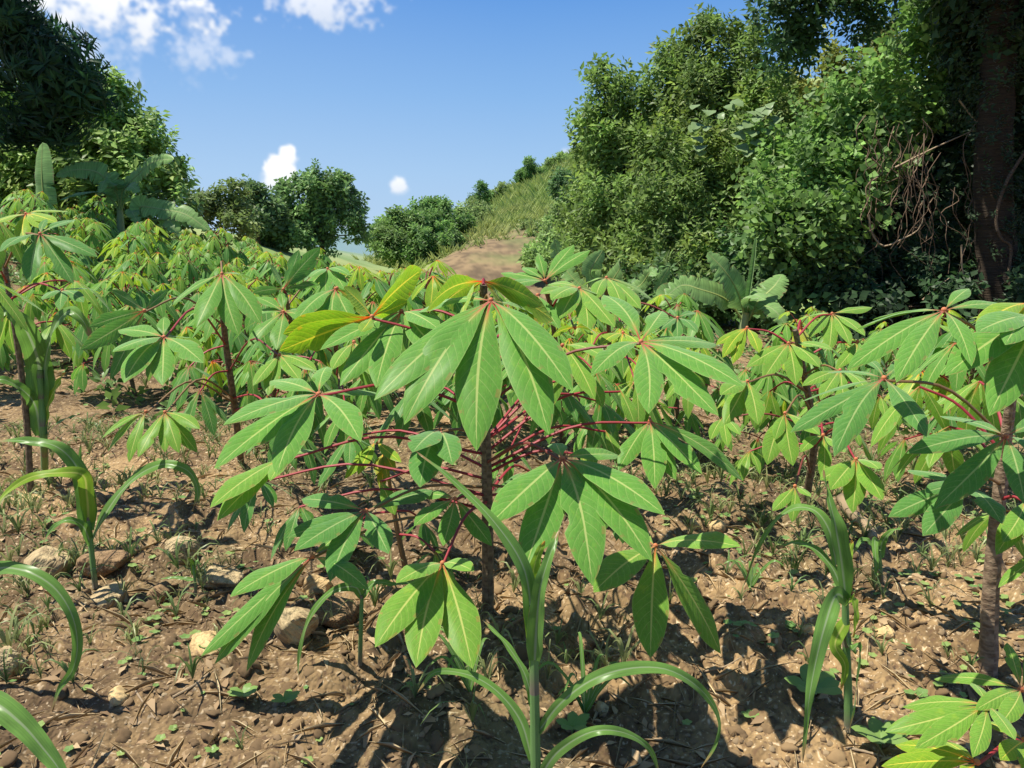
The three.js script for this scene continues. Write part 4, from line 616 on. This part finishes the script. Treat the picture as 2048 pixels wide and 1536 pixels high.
// --- the field: a few plants, copied along the rows
{
  const make = (i, whole) => {
    const q = rng(300 + i), h = rr(0.46, 0.68, q), b = V(0, 0, 0), tilt = rr(-0.06, 0.06, q), st = [b, V(tilt * 0.4, h * 0.5, rr(-0.03, 0.03, q)), V(tilt, h, rr(-0.05, 0.05, q))];
    const p = new Plant('cassava_plant', 'x', CA, null, st, 0.012, 0.006), n = 17 + Math.floor(q() * 4);
    for (let k = 0; k < n; k++) {
      const t = k / (n - 1), a = k * 2.4 + i, u = mix(0.34, 1, t), s = p.c.getPoint(u), pl = mix(0.24, 0.11, t) * rr(0.85, 1.15, q), e = mix(0.15, 1.0, t);
      const hub = s.clone().add(V(Math.cos(a) * pl * Math.cos(e), pl * Math.sin(e), Math.sin(a) * pl * Math.cos(e))), r = q();
      p.auto(hub, mix(0.165, 0.215, Math.sin(t * 3)) * rr(0.85, 1.12, q) * (t > 0.93 ? 0.7 : 1), u, { whole, droop: mix(0.95, 0.55, t) + rr(-0.25, 0.25, q), nu: 2, nv: whole ? 5 : 8, W: rr(0.23, 0.285, q), mat: t > 0.93 && r < 0.7 ? M.young : r < 0.15 ? M.leafd : r < 0.33 ? M.leaf : r < 0.5 ? M.leaf2 : r < 0.65 ? M.leaf3 : r < 0.84 ? M.leaf4 : M.young, pet: r < 0.5 ? M.redd : M.red });
    }
    scene.remove(p.g); return p.g;
  };
  const near = [0, 1, 2, 3, 4].map((i) => make(i, false)), far = [5, 6, 7, 8, 9, 10].map((i) => make(i, true)), q = rng(77); taken.set('cassava_plant', 13);
  const put = (src, x, z, s, label, group) => { const c = src.clone(); c.name = numbered('cassava_plant'); c.position.set(x, gh(x, z) - 0.01, z); c.rotation.y = q() * 6.28; c.rotation.z = rr(-0.12, 0.12, q); c.rotation.x = rr(-0.12, 0.12, q); c.scale.setScalar(s); c.userData = { category: CA, label, group }; scene.add(c); made.push([c, x / -z]); };
  let n = 0; const made = [];
  for (let d = 2.75; d < 16; d += 0.5 + d * 0.02) for (let x = -0.72 * d - 0.3; x < 0.72 * d; x += 0.58 + d * 0.018) {
    const X = x + rr(-0.16, 0.16, q), D = d + rr(-0.16, 0.16, q), px = 1024 + X / D * F, s = rr(0.78, 1.15, q) * (px > 1150 ? 0.82 : px > 880 && D > 4.2 ? 0.84 : 1);
    if (X > 3.3 - Math.max(0, D - 5) * 0.5 || D > 6.2 && px > 925 || D > 10.5 && px > 720 || D > 3.3 && px > 1280 && px < 1620 && D > 4.2) continue;
    if (D < 4.1 && px < 330 && px > -250 || D < 3.2 && px > 330 && px < 620 || D < 2.95 && px > 620 && px < 1800) continue;
    const left = px < 640, right = px > 1080, [label, group] = D < 4.4 ? left ? ['second row cassava plant on the left, before the rising slope', 'second row cassava on the left'] : right ? ['second row cassava plant on the right, before the banana plants', 'second row cassava on the right'] : ['cassava plant just behind the large middle plant', 'second row cassava in the middle']
      : D < 9 ? left ? ['cassava plant among the dense rows climbing the left slope', 'cassava rows on the left slope'] : right ? ['cassava plant at the foot of the tree wall', 'cassava rows below the tree wall'] : ['cassava plant in the dense rows of mid field', 'cassava rows in mid field']
      : left ? ['distant cassava plant in the far rows on the left of the field', 'far cassava rows on the left'] : ['distant cassava plant before the dark bushes', 'far cassava rows ahead'];
    put(D < 4.4 ? near[n++ % 5] : far[n++ % 6], X, -D, s, label, group);
  }
  const ORD = 'first second third fourth fifth sixth seventh eighth ninth tenth eleventh twelfth thirteenth fourteenth fifteenth'.split(' ');
  for (const gname of new Set(made.map(([c]) => c.userData.group))) {  // small rows: tell the plants apart from left to right
    const row = made.filter(([c]) => c.userData.group === gname).sort((a, b) => a[1] - b[1]); if (row.length > 15) continue;
    row.forEach(([c], i) => { c.userData.label = c.userData.label.replace('cassava plant', ORD[i] + ' cassava from the left'); });
  }
  console.log('field plants', n);
}
// ------------------------------------------------------------ maize
function maize(label, stem, r, leaves, name = 'maize_plant') {      // stem and leaves as pixel points [px, py, depth]
  const b = stem[0].isVector3 ? stem[0] : at(...stem[0]), g = thing(name, b, label, 'maize plant'), P = (a) => (a.isVector3 ? a.clone() : at(a[0], a[1], a[2])).sub(b);
  part(g, 'stem', tube(stem.map(P), r, r * 0.75, 20, 10, 0.03), M.maizeStem);
  leaves.forEach(([pts, w, o = {}], i) => part(g, 'leaf', ribbon(pts.map(P), w * 0.72, { nv: 40, nu: 6, ph: i * 2.1, wave: 0.085, ...o }), o.mat ?? M.maize));
}
{ // middle foreground
  const d = 1.2;
  maize('maize plant in the foreground with a pale stalk below the large cassava leaves', [[1072, 1590, d], [1070, 1450, d], [1068, 1330, d], [1066, 1210, d]], 0.009, [
    [[[1068, 1330, d], [1062, 1220, d], [1045, 1130, d], [985, 1040, d + 0.02], [905, 960, d + 0.06], [832, 902, d + 0.1]], 0.035, { up: [0, 0, 1], mat: M.maize, up: V(0.3, 0.5, 0.8), pr: (t) => (0.7 + 0.5 * Math.sin(Math.PI * Math.min(1, t * 1.3))) * Math.pow(1 - t, 0.45) }],
    [[[1070, 1320, d - 0.01], [1074, 1240, d - 0.012], [1082, 1170, d - 0.012], [1100, 1110, d], [1118, 1060, d + 0.03]], 0.036, { up: V(-0.3, 0.3, 0.9), fold: 0.5 }],
    [[[1072, 1300, d + 0.012], [1060, 1200, d + 0.015], [1072, 1120, d + 0.015], [1090, 1080, d + 0.02]], 0.034, { up: V(0.2, 0.3, 0.9), mat: M.maizey }],
    [[[1078, 1462, d], [1120, 1408, d - 0.02], [1180, 1362, d - 0.03], [1250, 1338, d - 0.03], [1330, 1338, d - 0.03], [1400, 1378, d - 0.02], [1438, 1440, d], [1430, 1490, d], [1400, 1540, d]], 0.032, { up: V(0, 0.9, 0.75), pr: (t) => (0.55 + 0.6 * Math.sin(Math.PI * Math.min(1, t * 1.15))) * Math.pow(1 - t, 0.5) }],
    [[[1076, 1560, d], [1120, 1500, d - 0.04], [1190, 1462, d - 0.06], [1250, 1466, d - 0.06], [1300, 1500, d - 0.05], [1322, 1560, d - 0.05]], 0.024, { up: V(0, 0.8, 0.8) }],
    [[[1066, 1415, d], [1050, 1350, d + 0.02], [1010, 1285, d + 0.05], [965, 1240, d + 0.08]], 0.022, { up: V(0.6, 0.5, 0.6) }],
    [[[1064, 1520, d], [1040, 1440, d + 0.03], [985, 1375, d + 0.05], [930, 1348, d + 0.06], [870, 1345, d + 0.06], [835, 1385, d + 0.06]], 0.027, { up: V(0.3, 0.8, 0.6) }]]);
}
{ // right
  const b = gnd(1697, 1462), d = -b.z;
  maize('maize plant on the right with one long glossy leaf hanging to the ground', [b, at(1696, 1380, d), at(1692, 1280, d), at(1690, 1190, d)], 0.008, [
    [[[1692, 1200, d - 0.01], [1672, 1190, d - 0.04], [1650, 1250, d - 0.08], [1628, 1340, d - 0.1], [1614, 1430, d - 0.12], [1605, 1530, d - 0.12]], 0.05, { up: V(-0.25, 0.5, 1), pr: (t) => (0.6 + 0.5 * Math.sin(Math.PI * Math.min(1, t * 1.2))) * Math.pow(1 - t, 0.6) }],
    [[[1692, 1200, d - 0.01], [1680, 1110, d - 0.02], [1668, 1040, d - 0.02], [1655, 985, d], [1646, 940, d + 0.02]], 0.048, { up: V(0.2, 0.2, 1), fold: 0.6, pr: (t) => (0.45 + 0.75 * Math.sin(Math.PI * Math.min(1, t * 1.4))) * Math.pow(1 - t, 0.6), mat: M.maize }],
    [[[1690, 1190, d + 0.01], [1695, 1120, d + 0.02], [1705, 1080, d + 0.03]], 0.03, { up: V(-0.4, 0.2, 0.9), mat: M.maizey }],
    [[[1672, 1130, d], [1658, 1060, d + 0.01], [1630, 1022, d + 0.03], [1595, 1015, d + 0.05], [1552, 1040, d + 0.07], [1515, 1100, d + 0.1], [1487, 1172, d + 0.12]], 0.03, { up: V(0, 0.9, 0.45) }],
    [[[1688, 1185, d], [1660, 1130, d + 0.02], [1625, 1095, d + 0.04], [1590, 1085, d + 0.06], [1555, 1095, d + 0.07]], 0.026, { up: V(0, 0.9, 0.5), mat: M.maize }],
    [[[1695, 1210, d], [1706, 1190, d - 0.03], [1712, 1230, d - 0.05], [1706, 1275, d - 0.05]], 0.024, { up: V(0.3, 0.3, 0.9), mat: M.maizey }],
    [[[1693, 1260, d], [1702, 1300, d - 0.02], [1716, 1290, d - 0.03], [1712, 1380, d - 0.04], [1700, 1460, d - 0.04]], 0.026, { up: V(0.8, 0.3, 0.6) }],
    [[[1692, 1240, d], [1670, 1290, d - 0.02], [1690, 1330, d - 0.02], [1682, 1380, d - 0.02]], 0.03, { up: V(-0.3, 0.3, 0.9), mat: M.maizey }]]);
}
{ // left, on the stony ground
  const b = gnd(191, 1176), d = -b.z;
  maize('maize plant among tan stones on the left with one leaf arching to a brown tip', [b, at(182, 1090, d), at(174, 1010, d), at(168, 950, d)], 0.0075, [
    [[[176, 1060, d], [170, 985, d - 0.01], [148, 925, d - 0.02], [110, 892, d - 0.03], [55, 882, d - 0.03], [-20, 882, d - 0.02]], 0.062, { up: V(0.3, 0.8, 0.6) }],
    [[[178, 1050, d], [174, 990, d - 0.02], [165, 950, d - 0.04], [120, 946, d - 0.06], [60, 955, d - 0.08], [0, 1000, d - 0.09], [-10, 1030, d - 0.09]], 0.05, { up: V(0.2, 0.8, 0.6), mat: M.maizey }],
    [[[186, 1075, d], [210, 1030, d], [245, 980, d], [290, 942, d], [335, 928, d - 0.01], [380, 945, d - 0.02], [396, 985, d - 0.03], [385, 1022, d - 0.03]], 0.05, { up: V(-0.5, 0.6, 0.6), mat: M.maize }],
    [[[182, 1090, d], [165, 1052, d - 0.03], [140, 1040, d - 0.05], [112, 1050, d - 0.06], [82, 1092, d - 0.07]], 0.032, { up: V(0.2, 0.8, 0.5) }],
    [[[177, 1030, d + 0.01], [168, 980, d + 0.02], [160, 920, d + 0.03], [162, 885, d + 0.03]], 0.02, { up: V(0.5, 0.2, 0.8) }],
    [[[190, 1150, d], [215, 1120, d], [245, 1090, d], [268, 1076, d]], 0.008, { mat: M.dryLeaf }]]);
}
{ // tall one further back on the left
  const b = gnd(90, 945), d = -b.z * 0.88;
  maize('tall maize plant in the left shade with broad dark leaves', [b, at(88, 880, d), at(84, 800, d), at(80, 740, d)], 0.013, [
    [[[84, 800, d], [78, 730, d], [62, 680, d - 0.05], [38, 640, d - 0.1], [14, 622, d - 0.12], [-15, 650, d - 0.14]], 0.11, { up: V(0.3, 0.7, 0.7) }],
    [[[86, 810, d], [90, 740, d], [98, 690, d - 0.03], [115, 645, d - 0.06], [140, 622, d - 0.08], [165, 640, d - 0.1], [185, 680, d - 0.1]], 0.09, { up: V(-0.3, 0.6, 0.7) }],
    [[[86, 860, d], [96, 810, d], [115, 770, d - 0.02], [130, 745, d - 0.04]], 0.06, { up: V(-0.4, 0.4, 0.8), mat: M.maizey }],
    [[[82, 870, d], [70, 810, d], [45, 780, d - 0.06], [10, 760, d - 0.1], [-20, 760, d - 0.1]], 0.07, { up: V(0.2, 0.8, 0.6) }],
    [[[84, 800, d], [88, 720, d + 0.02], [92, 660, d + 0.05], [85, 620, d + 0.08]], 0.06, { up: V(0, 0.3, 0.9), fold: 0.6 }],
    [[[92, 875, d], [110, 850, d - 0.03], [140, 835, d - 0.06], [165, 828, d - 0.08]], 0.03, {}]]);
}
{ const b = gnd(-70, 1400), d = 1.5; maize('maize leaf arching in from the left edge and hanging down to the soil', [b, at(-60, 1300, d), at(-50, 1190, d)], 0.008, [
  [[[-50, 1195, d], [-10, 1140, d], [50, 1142, d - 0.02], [105, 1172, d - 0.03], [142, 1225, d - 0.04], [155, 1290, d - 0.04], [145, 1340, d - 0.04], [118, 1380, d - 0.04], [102, 1430, d - 0.04]], 0.038, { up: V(0.3, 0.8, 0.5), mat: M.maize }],
  [[[-55, 1220, d], [-40, 1100, d], [-10, 1010, d], [4, 960, d]], 0.03, {}]]); }
{ const b = gnd(-90, 1530), d = 1.1; maize('maize leaf crossing the bottom left corner', [b, at(-88, 1500, d), at(-80, 1440, d)], 0.008, [[[[-80, 1440, d], [-20, 1405, d - 0.02], [40, 1445, d - 0.04], [85, 1495, d - 0.05], [122, 1545, d - 0.06], [150, 1620, d - 0.06]], 0.05, { up: V(0.35, 0.8, 0.7) }]]); }
{ const b = gnd(392, 1195), d = -b.z; maize('small maize seedling lying between the stones left of centre', [b, at(390, 1160, d), at(386, 1130, d)], 0.004, [
  [[[388, 1150, d], [384, 1125, d], [376, 1115, d]], 0.016, { mat: M.maizey }], [[[387, 1160, d], [350, 1155, d], [318, 1158, d]], 0.016, {}], [[[392, 1195, d], [396, 1220, d - 0.03], [430, 1250, d - 0.06]], 0.014, {}], [[[388, 1140, d], [394, 1122, d], [404, 1132, d]], 0.012, {}]], 'maize_seedling'); }
{ const b = gnd(1762, 1168), d = -b.z; maize('small maize seedling right of the long glossy maize leaf, below the fallen stick', [b, at(1760, 1130, d), at(1758, 1100, d)], 0.006, [
  [[[1760, 1115, d], [1764, 1085, d], [1785, 1062, d - 0.03], [1806, 1056, d - 0.05]], 0.03, {}], [[[1759, 1120, d], [1740, 1085, d], [1726, 1078, d], [1705, 1110, d - 0.04]], 0.026, {}], [[[1758, 1100, d], [1750, 1080, d], [1752, 1130, d - 0.05], [1752, 1160, d - 0.05]], 0.026, {}]], 'maize_seedling'); }
{ const b = gnd(600, 1380), d = -b.z + 0.04; maize('narrow maize leaf hanging beside the lowest left leaf of the middle cassava plant', [gnd(720, 1330), at(722, 1250, d), at(724, 1190, d)], 0.005, [
  [[[724, 1195, d], [712, 1175, d], [670, 1180, d], [632, 1215, d], [608, 1265, d], [598, 1320, d], [597, 1378, d]], 0.026, { up: V(-0.4, 0.7, 0.6) }], [[[724, 1195, d], [750, 1165, d], [790, 1168, d], [850, 1160, d]], 0.022, {}]]); }
for (const [px, py, s, label] of [[1500, 1180, 0.08, 'grass clump under the arching maize leaf on the right'], [1170, 1430, 0.12, 'thin grass stalk beside the foreground maize stalk'], [940, 1385, 0.13, 'grass clump left of the foreground maize stalk']]) {
  const b = gnd(px, py), g = thing('grass_clump', b, label, 'grass clump'), q = rng(px);
  for (let i = 0; i < 7; i++) { const a = q() * 6.28, l = s * rr(0.7, 1.5, q), o = V(Math.cos(a) * l * 0.5, l * 0.75, Math.sin(a) * l * 0.5); part(g, 'leaf', ribbon([V(0, 0, 0), o.clone().multiplyScalar(0.5).add(V(0, l * 0.12, 0)), o, o.clone().multiplyScalar(1.5).add(V(0, -l * 0.5, 0))], 0.009, { nv: 12, nu: 2 }), M.maize); }
}
// ------------------------------------------------------------ stones, sticks, weeds
function stone(px, py, w, hgt, dep, label, seed, mat = M.rock, sink = 0.38) {
  const b = gnd(px, py), g0 = new THREE.IcosahedronGeometry(1, 5), p = g0.attributes.position, v = V(0, 0, 0), q = rng(seed), s = q() * 9, planes = []; for (let i = 0; i < 11; i++) planes.push([V(rr(-1, 1, q), rr(-0.5, 1, q), rr(-1, 1, q)).normalize(), rr(0.5, 0.85, q)]);
  for (let i = 0; i < p.count; i++) { v.fromBufferAttribute(p, i); const k = 1 + 0.2 * vn3(v.clone().addScalar(s), 1.3, seed) + 0.06 * vn3(v, 6, seed + 5) + 0.035 * vn3(v, 15, seed + 6); for (const [n, t] of planes) { const e = v.dot(n) - t; if (e > 0) v.addScaledVector(n, -e * 0.9); } v.multiplyScalar(k); v.y = Math.sign(v.y) * Math.pow(Math.abs(v.y), 0.8); p.setXYZ(i, v.x * w / 2, v.y * hgt / 2, v.z * dep / 2); }
  const g = new THREE.BufferGeometry(); g.setAttribute('position', p); const uv = []; for (let i = 0; i < p.count; i++) uv.push((p.getX(i) + p.getY(i) * 0.6) * 5, (p.getZ(i) + p.getY(i) * 0.7) * 5); g.setAttribute('uv', new THREE.Float32BufferAttribute(uv, 2));
  // smooth over shared corners
  const key = new Map(), nor = new Float32Array(p.count * 3); g.computeVertexNormals(); const n = g.attributes.normal;
  for (let i = 0; i < p.count; i++) { const k = [p.getX(i).toFixed(5), p.getY(i).toFixed(5), p.getZ(i).toFixed(5)].join(); const a = key.get(k) ?? [0, 0, 0]; a[0] += n.getX(i); a[1] += n.getY(i); a[2] += n.getZ(i); key.set(k, a); }
  for (let i = 0; i < p.count; i++) { const a = key.get([p.getX(i).toFixed(5), p.getY(i).toFixed(5), p.getZ(i).toFixed(5)].join()), l = Math.hypot(...a) || 1; nor.set([a[0] / l, a[1] / l, a[2] / l], i * 3); }
  g.setAttribute('normal', new THREE.BufferAttribute(nor, 3)); g.setIndex([...Array(p.count).keys()]);
  const m = part(scene, numbered('stone'), g, mat); m.position.copy(b).add(V(0, hgt * (0.5 - sink), 0)); m.rotation.y = q() * 6; m.rotation.z = rr(-0.25, 0.25, q); tag(m, label, 'stone');
}
M.clod = std([0.6, 0.5, 0.46], 0.97, { map: rockTex, bumpMap: rockBump, bumpScale: 0.03 }); M.pale = std([1.25, 1.15, 1.0], 0.95, { map: rockTex, bumpMap: rockBump, bumpScale: 0.015 });
for (const a of [
  [80, 1150, 0.17, 0.11, 0.15, 'largest tan rock at the left, its right side dark, below the stony maize plant', 1], [225, 1195, 0.14, 0.06, 0.1, 'flat tan rock just right of the foot of the stony maize plant', 2], [62, 1010, 0.19, 0.05, 0.12, 'pale yellow flat rock near the left edge behind the stony maize leaves', 3, M.pale],
  [70, 975, 0.13, 0.05, 0.1, 'brown rock touching the back of the pale yellow flat rock', 4], [355, 1112, 0.12, 0.09, 0.1, 'rounded tan rock below the brown leaf tip, half in shade', 5], [212, 1130, 0.16, 0.07, 0.12, 'dark shaded rock right behind the stony maize stalk', 6, M.clod],
  [440, 1160, 0.17, 0.05, 0.12, 'flat earthy rock between the rounded tan rock and the lowest cassava leaf', 7], [675, 1235, 0.15, 0.07, 0.12, 'large crumbly earth rock below the left leaves of the middle cassava', 8, M.clod], [590, 1265, 0.1, 0.12, 0.1, 'upright ochre rock at the left of the large crumbly earth rock', 9],
  [640, 1180, 0.1, 0.07, 0.09, 'ochre rock behind the large crumbly earth rock', 10, M.pale], [1768, 1268, 0.062, 0.03, 0.05, 'flat tan stone right of the glossy hanging maize leaf', 11, M.pale], [1622, 1264, 0.04, 0.025, 0.03, 'small pale stone left of the glossy hanging maize leaf', 12, M.pale],
  [1430, 1058, 0.1, 0.05, 0.06, 'oblong pale stone above the right pointing cassava leaflet', 13, M.pale], [1388, 1056, 0.045, 0.045, 0.04, 'rounded pale stone at the left end of the oblong pale stone', 14, M.pale], [12, 1345, 0.1, 0.1, 0.1, 'ochre rock cut by the left picture edge', 15],
  [180, 1010, 0.13, 0.08, 0.1, 'reddish clod right of the pale yellow flat rock', 16, M.clod], [320, 1190, 0.07, 0.06, 0.06, 'dark clod right of the flat tan rock', 17, M.clod], [415, 1290, 0.12, 0.035, 0.1, 'flat pinkish stone beside the tips of the lowest left cassava leaf', 18, M.pale],
  [1165, 1300, 0.07, 0.05, 0.06, 'earth clod in the shade behind the foreground maize stalk', 19, M.clod], [1200, 1420, 0.03, 0.03, 0.03, 'small round ochre stone under the arching foreground maize leaf', 20], [235, 1395, 0.05, 0.03, 0.04, 'pinkish stone at the tip of a leaf shadow bottom left', 21, M.pale], [1215, 1310, 0.035, 0.035, 0.03, 'small clod catching the sun beyond the foreground maize stalk', 22]]) stone(...a);
// sticks
for (const [pts, r, label, mat] of [
  [[[1682, 1005], [1705, 1045], [1728, 1060], [1748, 1092]], 0.02, 'thick reddish stick lying behind the right maize plant', 'dry'], [[[98, 738], [140, 722], [186, 706]], 0.016, 'pale fallen branch on the soil behind the tall maize plant', 'dry'],
  [[[272, 1385], [290, 1412], [310, 1440]], 0.0022, 'thin grey twig lying across a leaf shadow bottom left', 'bare'], [[[345, 1400], [385, 1375], [420, 1348]], 0.003, 'thin brown twig above the leaf shadow bottom left', 'dry'], [[[1690, 1500], [1740, 1508], [1800, 1530]], 0.003, 'thin twig at the bottom near the low bright cassava', 'bare'], [[[1410, 1345], [1450, 1335], [1480, 1318]], 0.002, 'dry straw on the bare soil left of the glossy maize leaf', 'dry'], [[[338, 1058], [360, 1064], [400, 1066]], 0.003, 'pale straw behind the rounded tan rock', 'bare']]) {
  const w = pts.map(([x, y]) => gnd(x, y).add(V(0, r * 0.8, 0))), m = part(scene, numbered('stick'), tube(w.map((p) => p.clone().sub(w[0])), r, r * 0.7, 14, 7, 0.12), mat === 'dry' ? M.dry : M.bare); m.position.copy(w[0]); tag(m, label, 'stick');
}
// small broad leaved weeds that stand alone
for (const [px, py, s, label] of [[490, 1402, 0.03, 'pale green seedling on the lit soil between the leaf shadows'], [572, 1412, 0.028, 'upright pale seedling right of the first one on the lit soil'], [1625, 1405, 0.06, 'wilted yellowish leaf weed behind the glossy maize leaf'], [1760, 1500, 0.05, 'grey green weed left of the low bright cassava'], [425, 1510, 0.014, 'tiny clover like weed at the bottom between two shadows'], [1145, 1470, 0.035, 'yellow green weed under the arching foreground maize leaf'], [1500, 1440, 0.02, 'tiny weed inside the star shaped leaf shadow']]) {
  const b = gnd(px, py), g = thing('weed', b, label, 'weed'), q = rng(px + 3), n = 6, mat = M.weed ??= foliage([0.2, 0.33, 0.075]);
  part(g, 'stem', tube([V(0, -0.005, 0), V(0, s * 0.4, 0)], s * 0.05, s * 0.04, 2, 4), mat);
  for (let i = 0; i < n; i++) { const a = i * 2.4, D = V(Math.cos(a), 0.35, Math.sin(a)).normalize(); part(g, 'leaf', blade(V(0, s * 0.4, 0), V(0, s * 0.4, 0).addScaledVector(D, s * rr(0.8, 1.2, q)), V(0, 1, 0.1), s * 0.6, { nu: 4, nv: 6, pr: (t) => prof(t, 0.9, 0.7) }), mat); }
}
// ------------------------------------------------------------ what nobody could count
function scatter(name, label, cat, geo, mat, n, seed, o) {
  const q = rng(seed), list = [], { dmax = 9, den = () => 1, col, tilt = 0.3, lift = 0, smin = 0.5, smax = 1.3, pw = 1.6 } = o; let tries = 0;
  while (list.length < n && tries++ < n * 40) {
    const d = 0.75 + (dmax - 0.75) * Math.pow(q(), pw), x = d * rr(-0.78, 0.78, q), z = -d; if (q() > den(x, z)) continue;
    const e = 0.01, y = gd(x, z), N = V(gd(x - e, z) - gd(x + e, z), 2 * e, gd(x, z - e) - gd(x, z + e)).normalize().lerp(UP, o.upright ?? 0).normalize();
    N.add(V(rr(-tilt, tilt, q), 0, rr(-tilt, tilt, q))).normalize(); list.push([V(x, y + lift, z), N, q() * 6.28, rr(smin, smax, q), col(q, x, z)]);
  }
  const im = new THREE.InstancedMesh(geo, mat, list.length), m = new THREE.Matrix4(), Q = new THREE.Quaternion(), Q2 = new THREE.Quaternion();
  list.forEach(([p, N, a, s, c], i) => { Q.setFromUnitVectors(UP, N).multiply(Q2.setFromAxisAngle(UP, a)); m.compose(p, Q, V(s, s * (o.flat ?? 1), s)); im.setMatrixAt(i, m); im.setColorAt(i, rgb(...c)); });
  im.name = name; im.castShadow = im.receiveShadow = true; scene.add(tag(im, label, cat, null, 'stuff'));
}
function lump(seed, det = 2) { const g = mergeVertices(new THREE.IcosahedronGeometry(1, det).deleteAttribute('uv').deleteAttribute('normal')), p = g.attributes.position, v = V(0, 0, 0); for (let i = 0; i < p.count; i++) { v.fromBufferAttribute(p, i); v.multiplyScalar(1 + 0.6 * vn3(v, 1.5, seed) + 0.45 * vn3(v, 2.9, seed + 2)); p.setXYZ(i, v.x, v.y * 0.75, v.z); } g.setAttribute('uv', new THREE.Float32BufferAttribute(new Float32Array(p.count * 2), 2)); g.computeVertexNormals(); return g; }
const white = std([1, 1, 1], 0.97), dirt = (q) => { const k = mix3([0.12, 0.074, 0.035], [0.3, 0.195, 0.095], q() * q()); return k; };
const patch = (f, s, lo, hi) => (x, z) => ss(lo, hi, fbm(x * f, z * f, 3, s));
scatter('clods', 'crumbly brown clods of earth strewn over the soil', 'clods', lump(2).scale(0.011, 0.009, 0.011), white, 2600, 201, { col: dirt, den: (x, z) => 0.25 + 0.75 * patch(1.3, 61, -0.2, 0.3)(x, z), pw: 1.35, smin: 0.2, smax: 1.7, tilt: 0.6 });
scatter('gravel', 'small pale stones and crumbs strewn over the soil', 'gravel', lump(2, 1).scale(0.0045, 0.0038, 0.0045), white, 11000, 202, { col: (q) => mix3([0.17, 0.108, 0.055], [0.4, 0.3, 0.18], q() * q()), dmax: 5, pw: 1.3, smin: 0.3, smax: 1.7 });
{ const P = [], I = []; leafQuad(P, I, V(-0.02, 0, 0), V(1, 0.1, 0).normalize(), UP, 0.04, 0.014, 0.3); scatter('leaf_litter', 'dry brown leaf scraps lying on the soil', 'leaf litter', geom(P, I), white, 2400, 203, { col: (q) => mix3([0.2, 0.12, 0.06], [0.42, 0.3, 0.17], q()), dmax: 6, lift: 0.004, pw: 1.3, smin: 0.3, smax: 1.25, tilt: 0.5 }); }
{ const P = [], I = []; leafQuad(P, I, V(-0.06, 0, 0), V(1, 0.03, 0).normalize(), UP, 0.12, 0.0035, 0.08); scatter('straw', 'dry straw and grass stems scattered on the soil', 'straw', geom(P, I), white, 2600, 204, { col: (q) => mix3([0.3, 0.21, 0.11], [0.5, 0.4, 0.24], q()), dmax: 5, lift: 0.006, pw: 1.3, smin: 0.3, smax: 1.2, tilt: 0.25 }); }
{ const gs = [], q = rng(5); for (let i = 0; i < 9; i++) { const a = q() * 6.28, l = rr(0.03, 0.075, q), c = Math.cos(a), s = Math.sin(a), o = rr(0.3, 0.9, q); gs.push(ribbon([V(0, 0, 0), V(c * l * 0.3 * o, l * 0.6, s * l * 0.3 * o), V(c * l * 0.8 * o, l * 0.8, s * l * 0.8 * o), V(c * l * 1.25 * o, l * 0.55, s * l * 1.25 * o)], 0.0042, { nv: 5, nu: 1 })); }
  const dens = (x, z) => ss(1.1, 2.1, -z) * 0.8 * (0.05 + 0.6 * patch(0.9, 63, 0.0, 0.4)(x, z) + 0.35 * ss(-0.2, -1.5, x) * patch(1.7, 65, -0.1, 0.3)(x, z));
  scatter('grass', 'small tufts of weedy grass growing in patches on the soil', 'grass', mergeGeometries(gs), M.grass, 2300, 205, { col: (q) => mix3([0.11, 0.2, 0.05], [0.34, 0.36, 0.14], q()), den: dens, upright: 0.8, tilt: 0.15, pw: 1.5, smin: 0.4, smax: 1.35 }); }
{ const gs = []; for (let i = 0; i < 5; i++) { const a = i * 1.257, D = V(Math.cos(a), 0.25, Math.sin(a)).normalize(); gs.push(blade(V(0, 0.008, 0), V(0, 0.008, 0).addScaledVector(D, 0.013), UP, 0.011, { nu: 2, nv: 4, pr: (t) => prof(t, 0.9, 0.6) })); }
  scatter('seedlings', 'tiny light green seedlings dotted over the soil', 'seedlings', mergeGeometries(gs), M.grass, 1300, 206, { col: (q) => mix3([0.14, 0.27, 0.06], [0.3, 0.4, 0.11], q()), den: (x, z) => 0.08 + 0.92 * patch(1.6, 67, -0.05, 0.35)(x, z), dmax: 4.5, upright: 0.7, tilt: 0.2, pw: 1.2, smin: 0.35, smax: 1.2 }); }
// low green weeds between the plants further back
scatter('ground_weeds', 'low leafy weeds filling the ground between the further rows', 'weeds', sprig(9, 0.055, 0.03, 0.06, 9, 0), M.grass, 2600, 207, { col: (q) => mix3([0.10, 0.2, 0.05], [0.2, 0.32, 0.08], q()), den: (x, z) => ss(3.4, 5.5, -z) * (0.2 + 0.8 * patch(0.8, 69, -0.2, 0.3)(x, z)), dmax: 12, upright: 0.9, pw: 0.9, smin: 0.5, smax: 1.5 });
renderer.render(scene, camera);
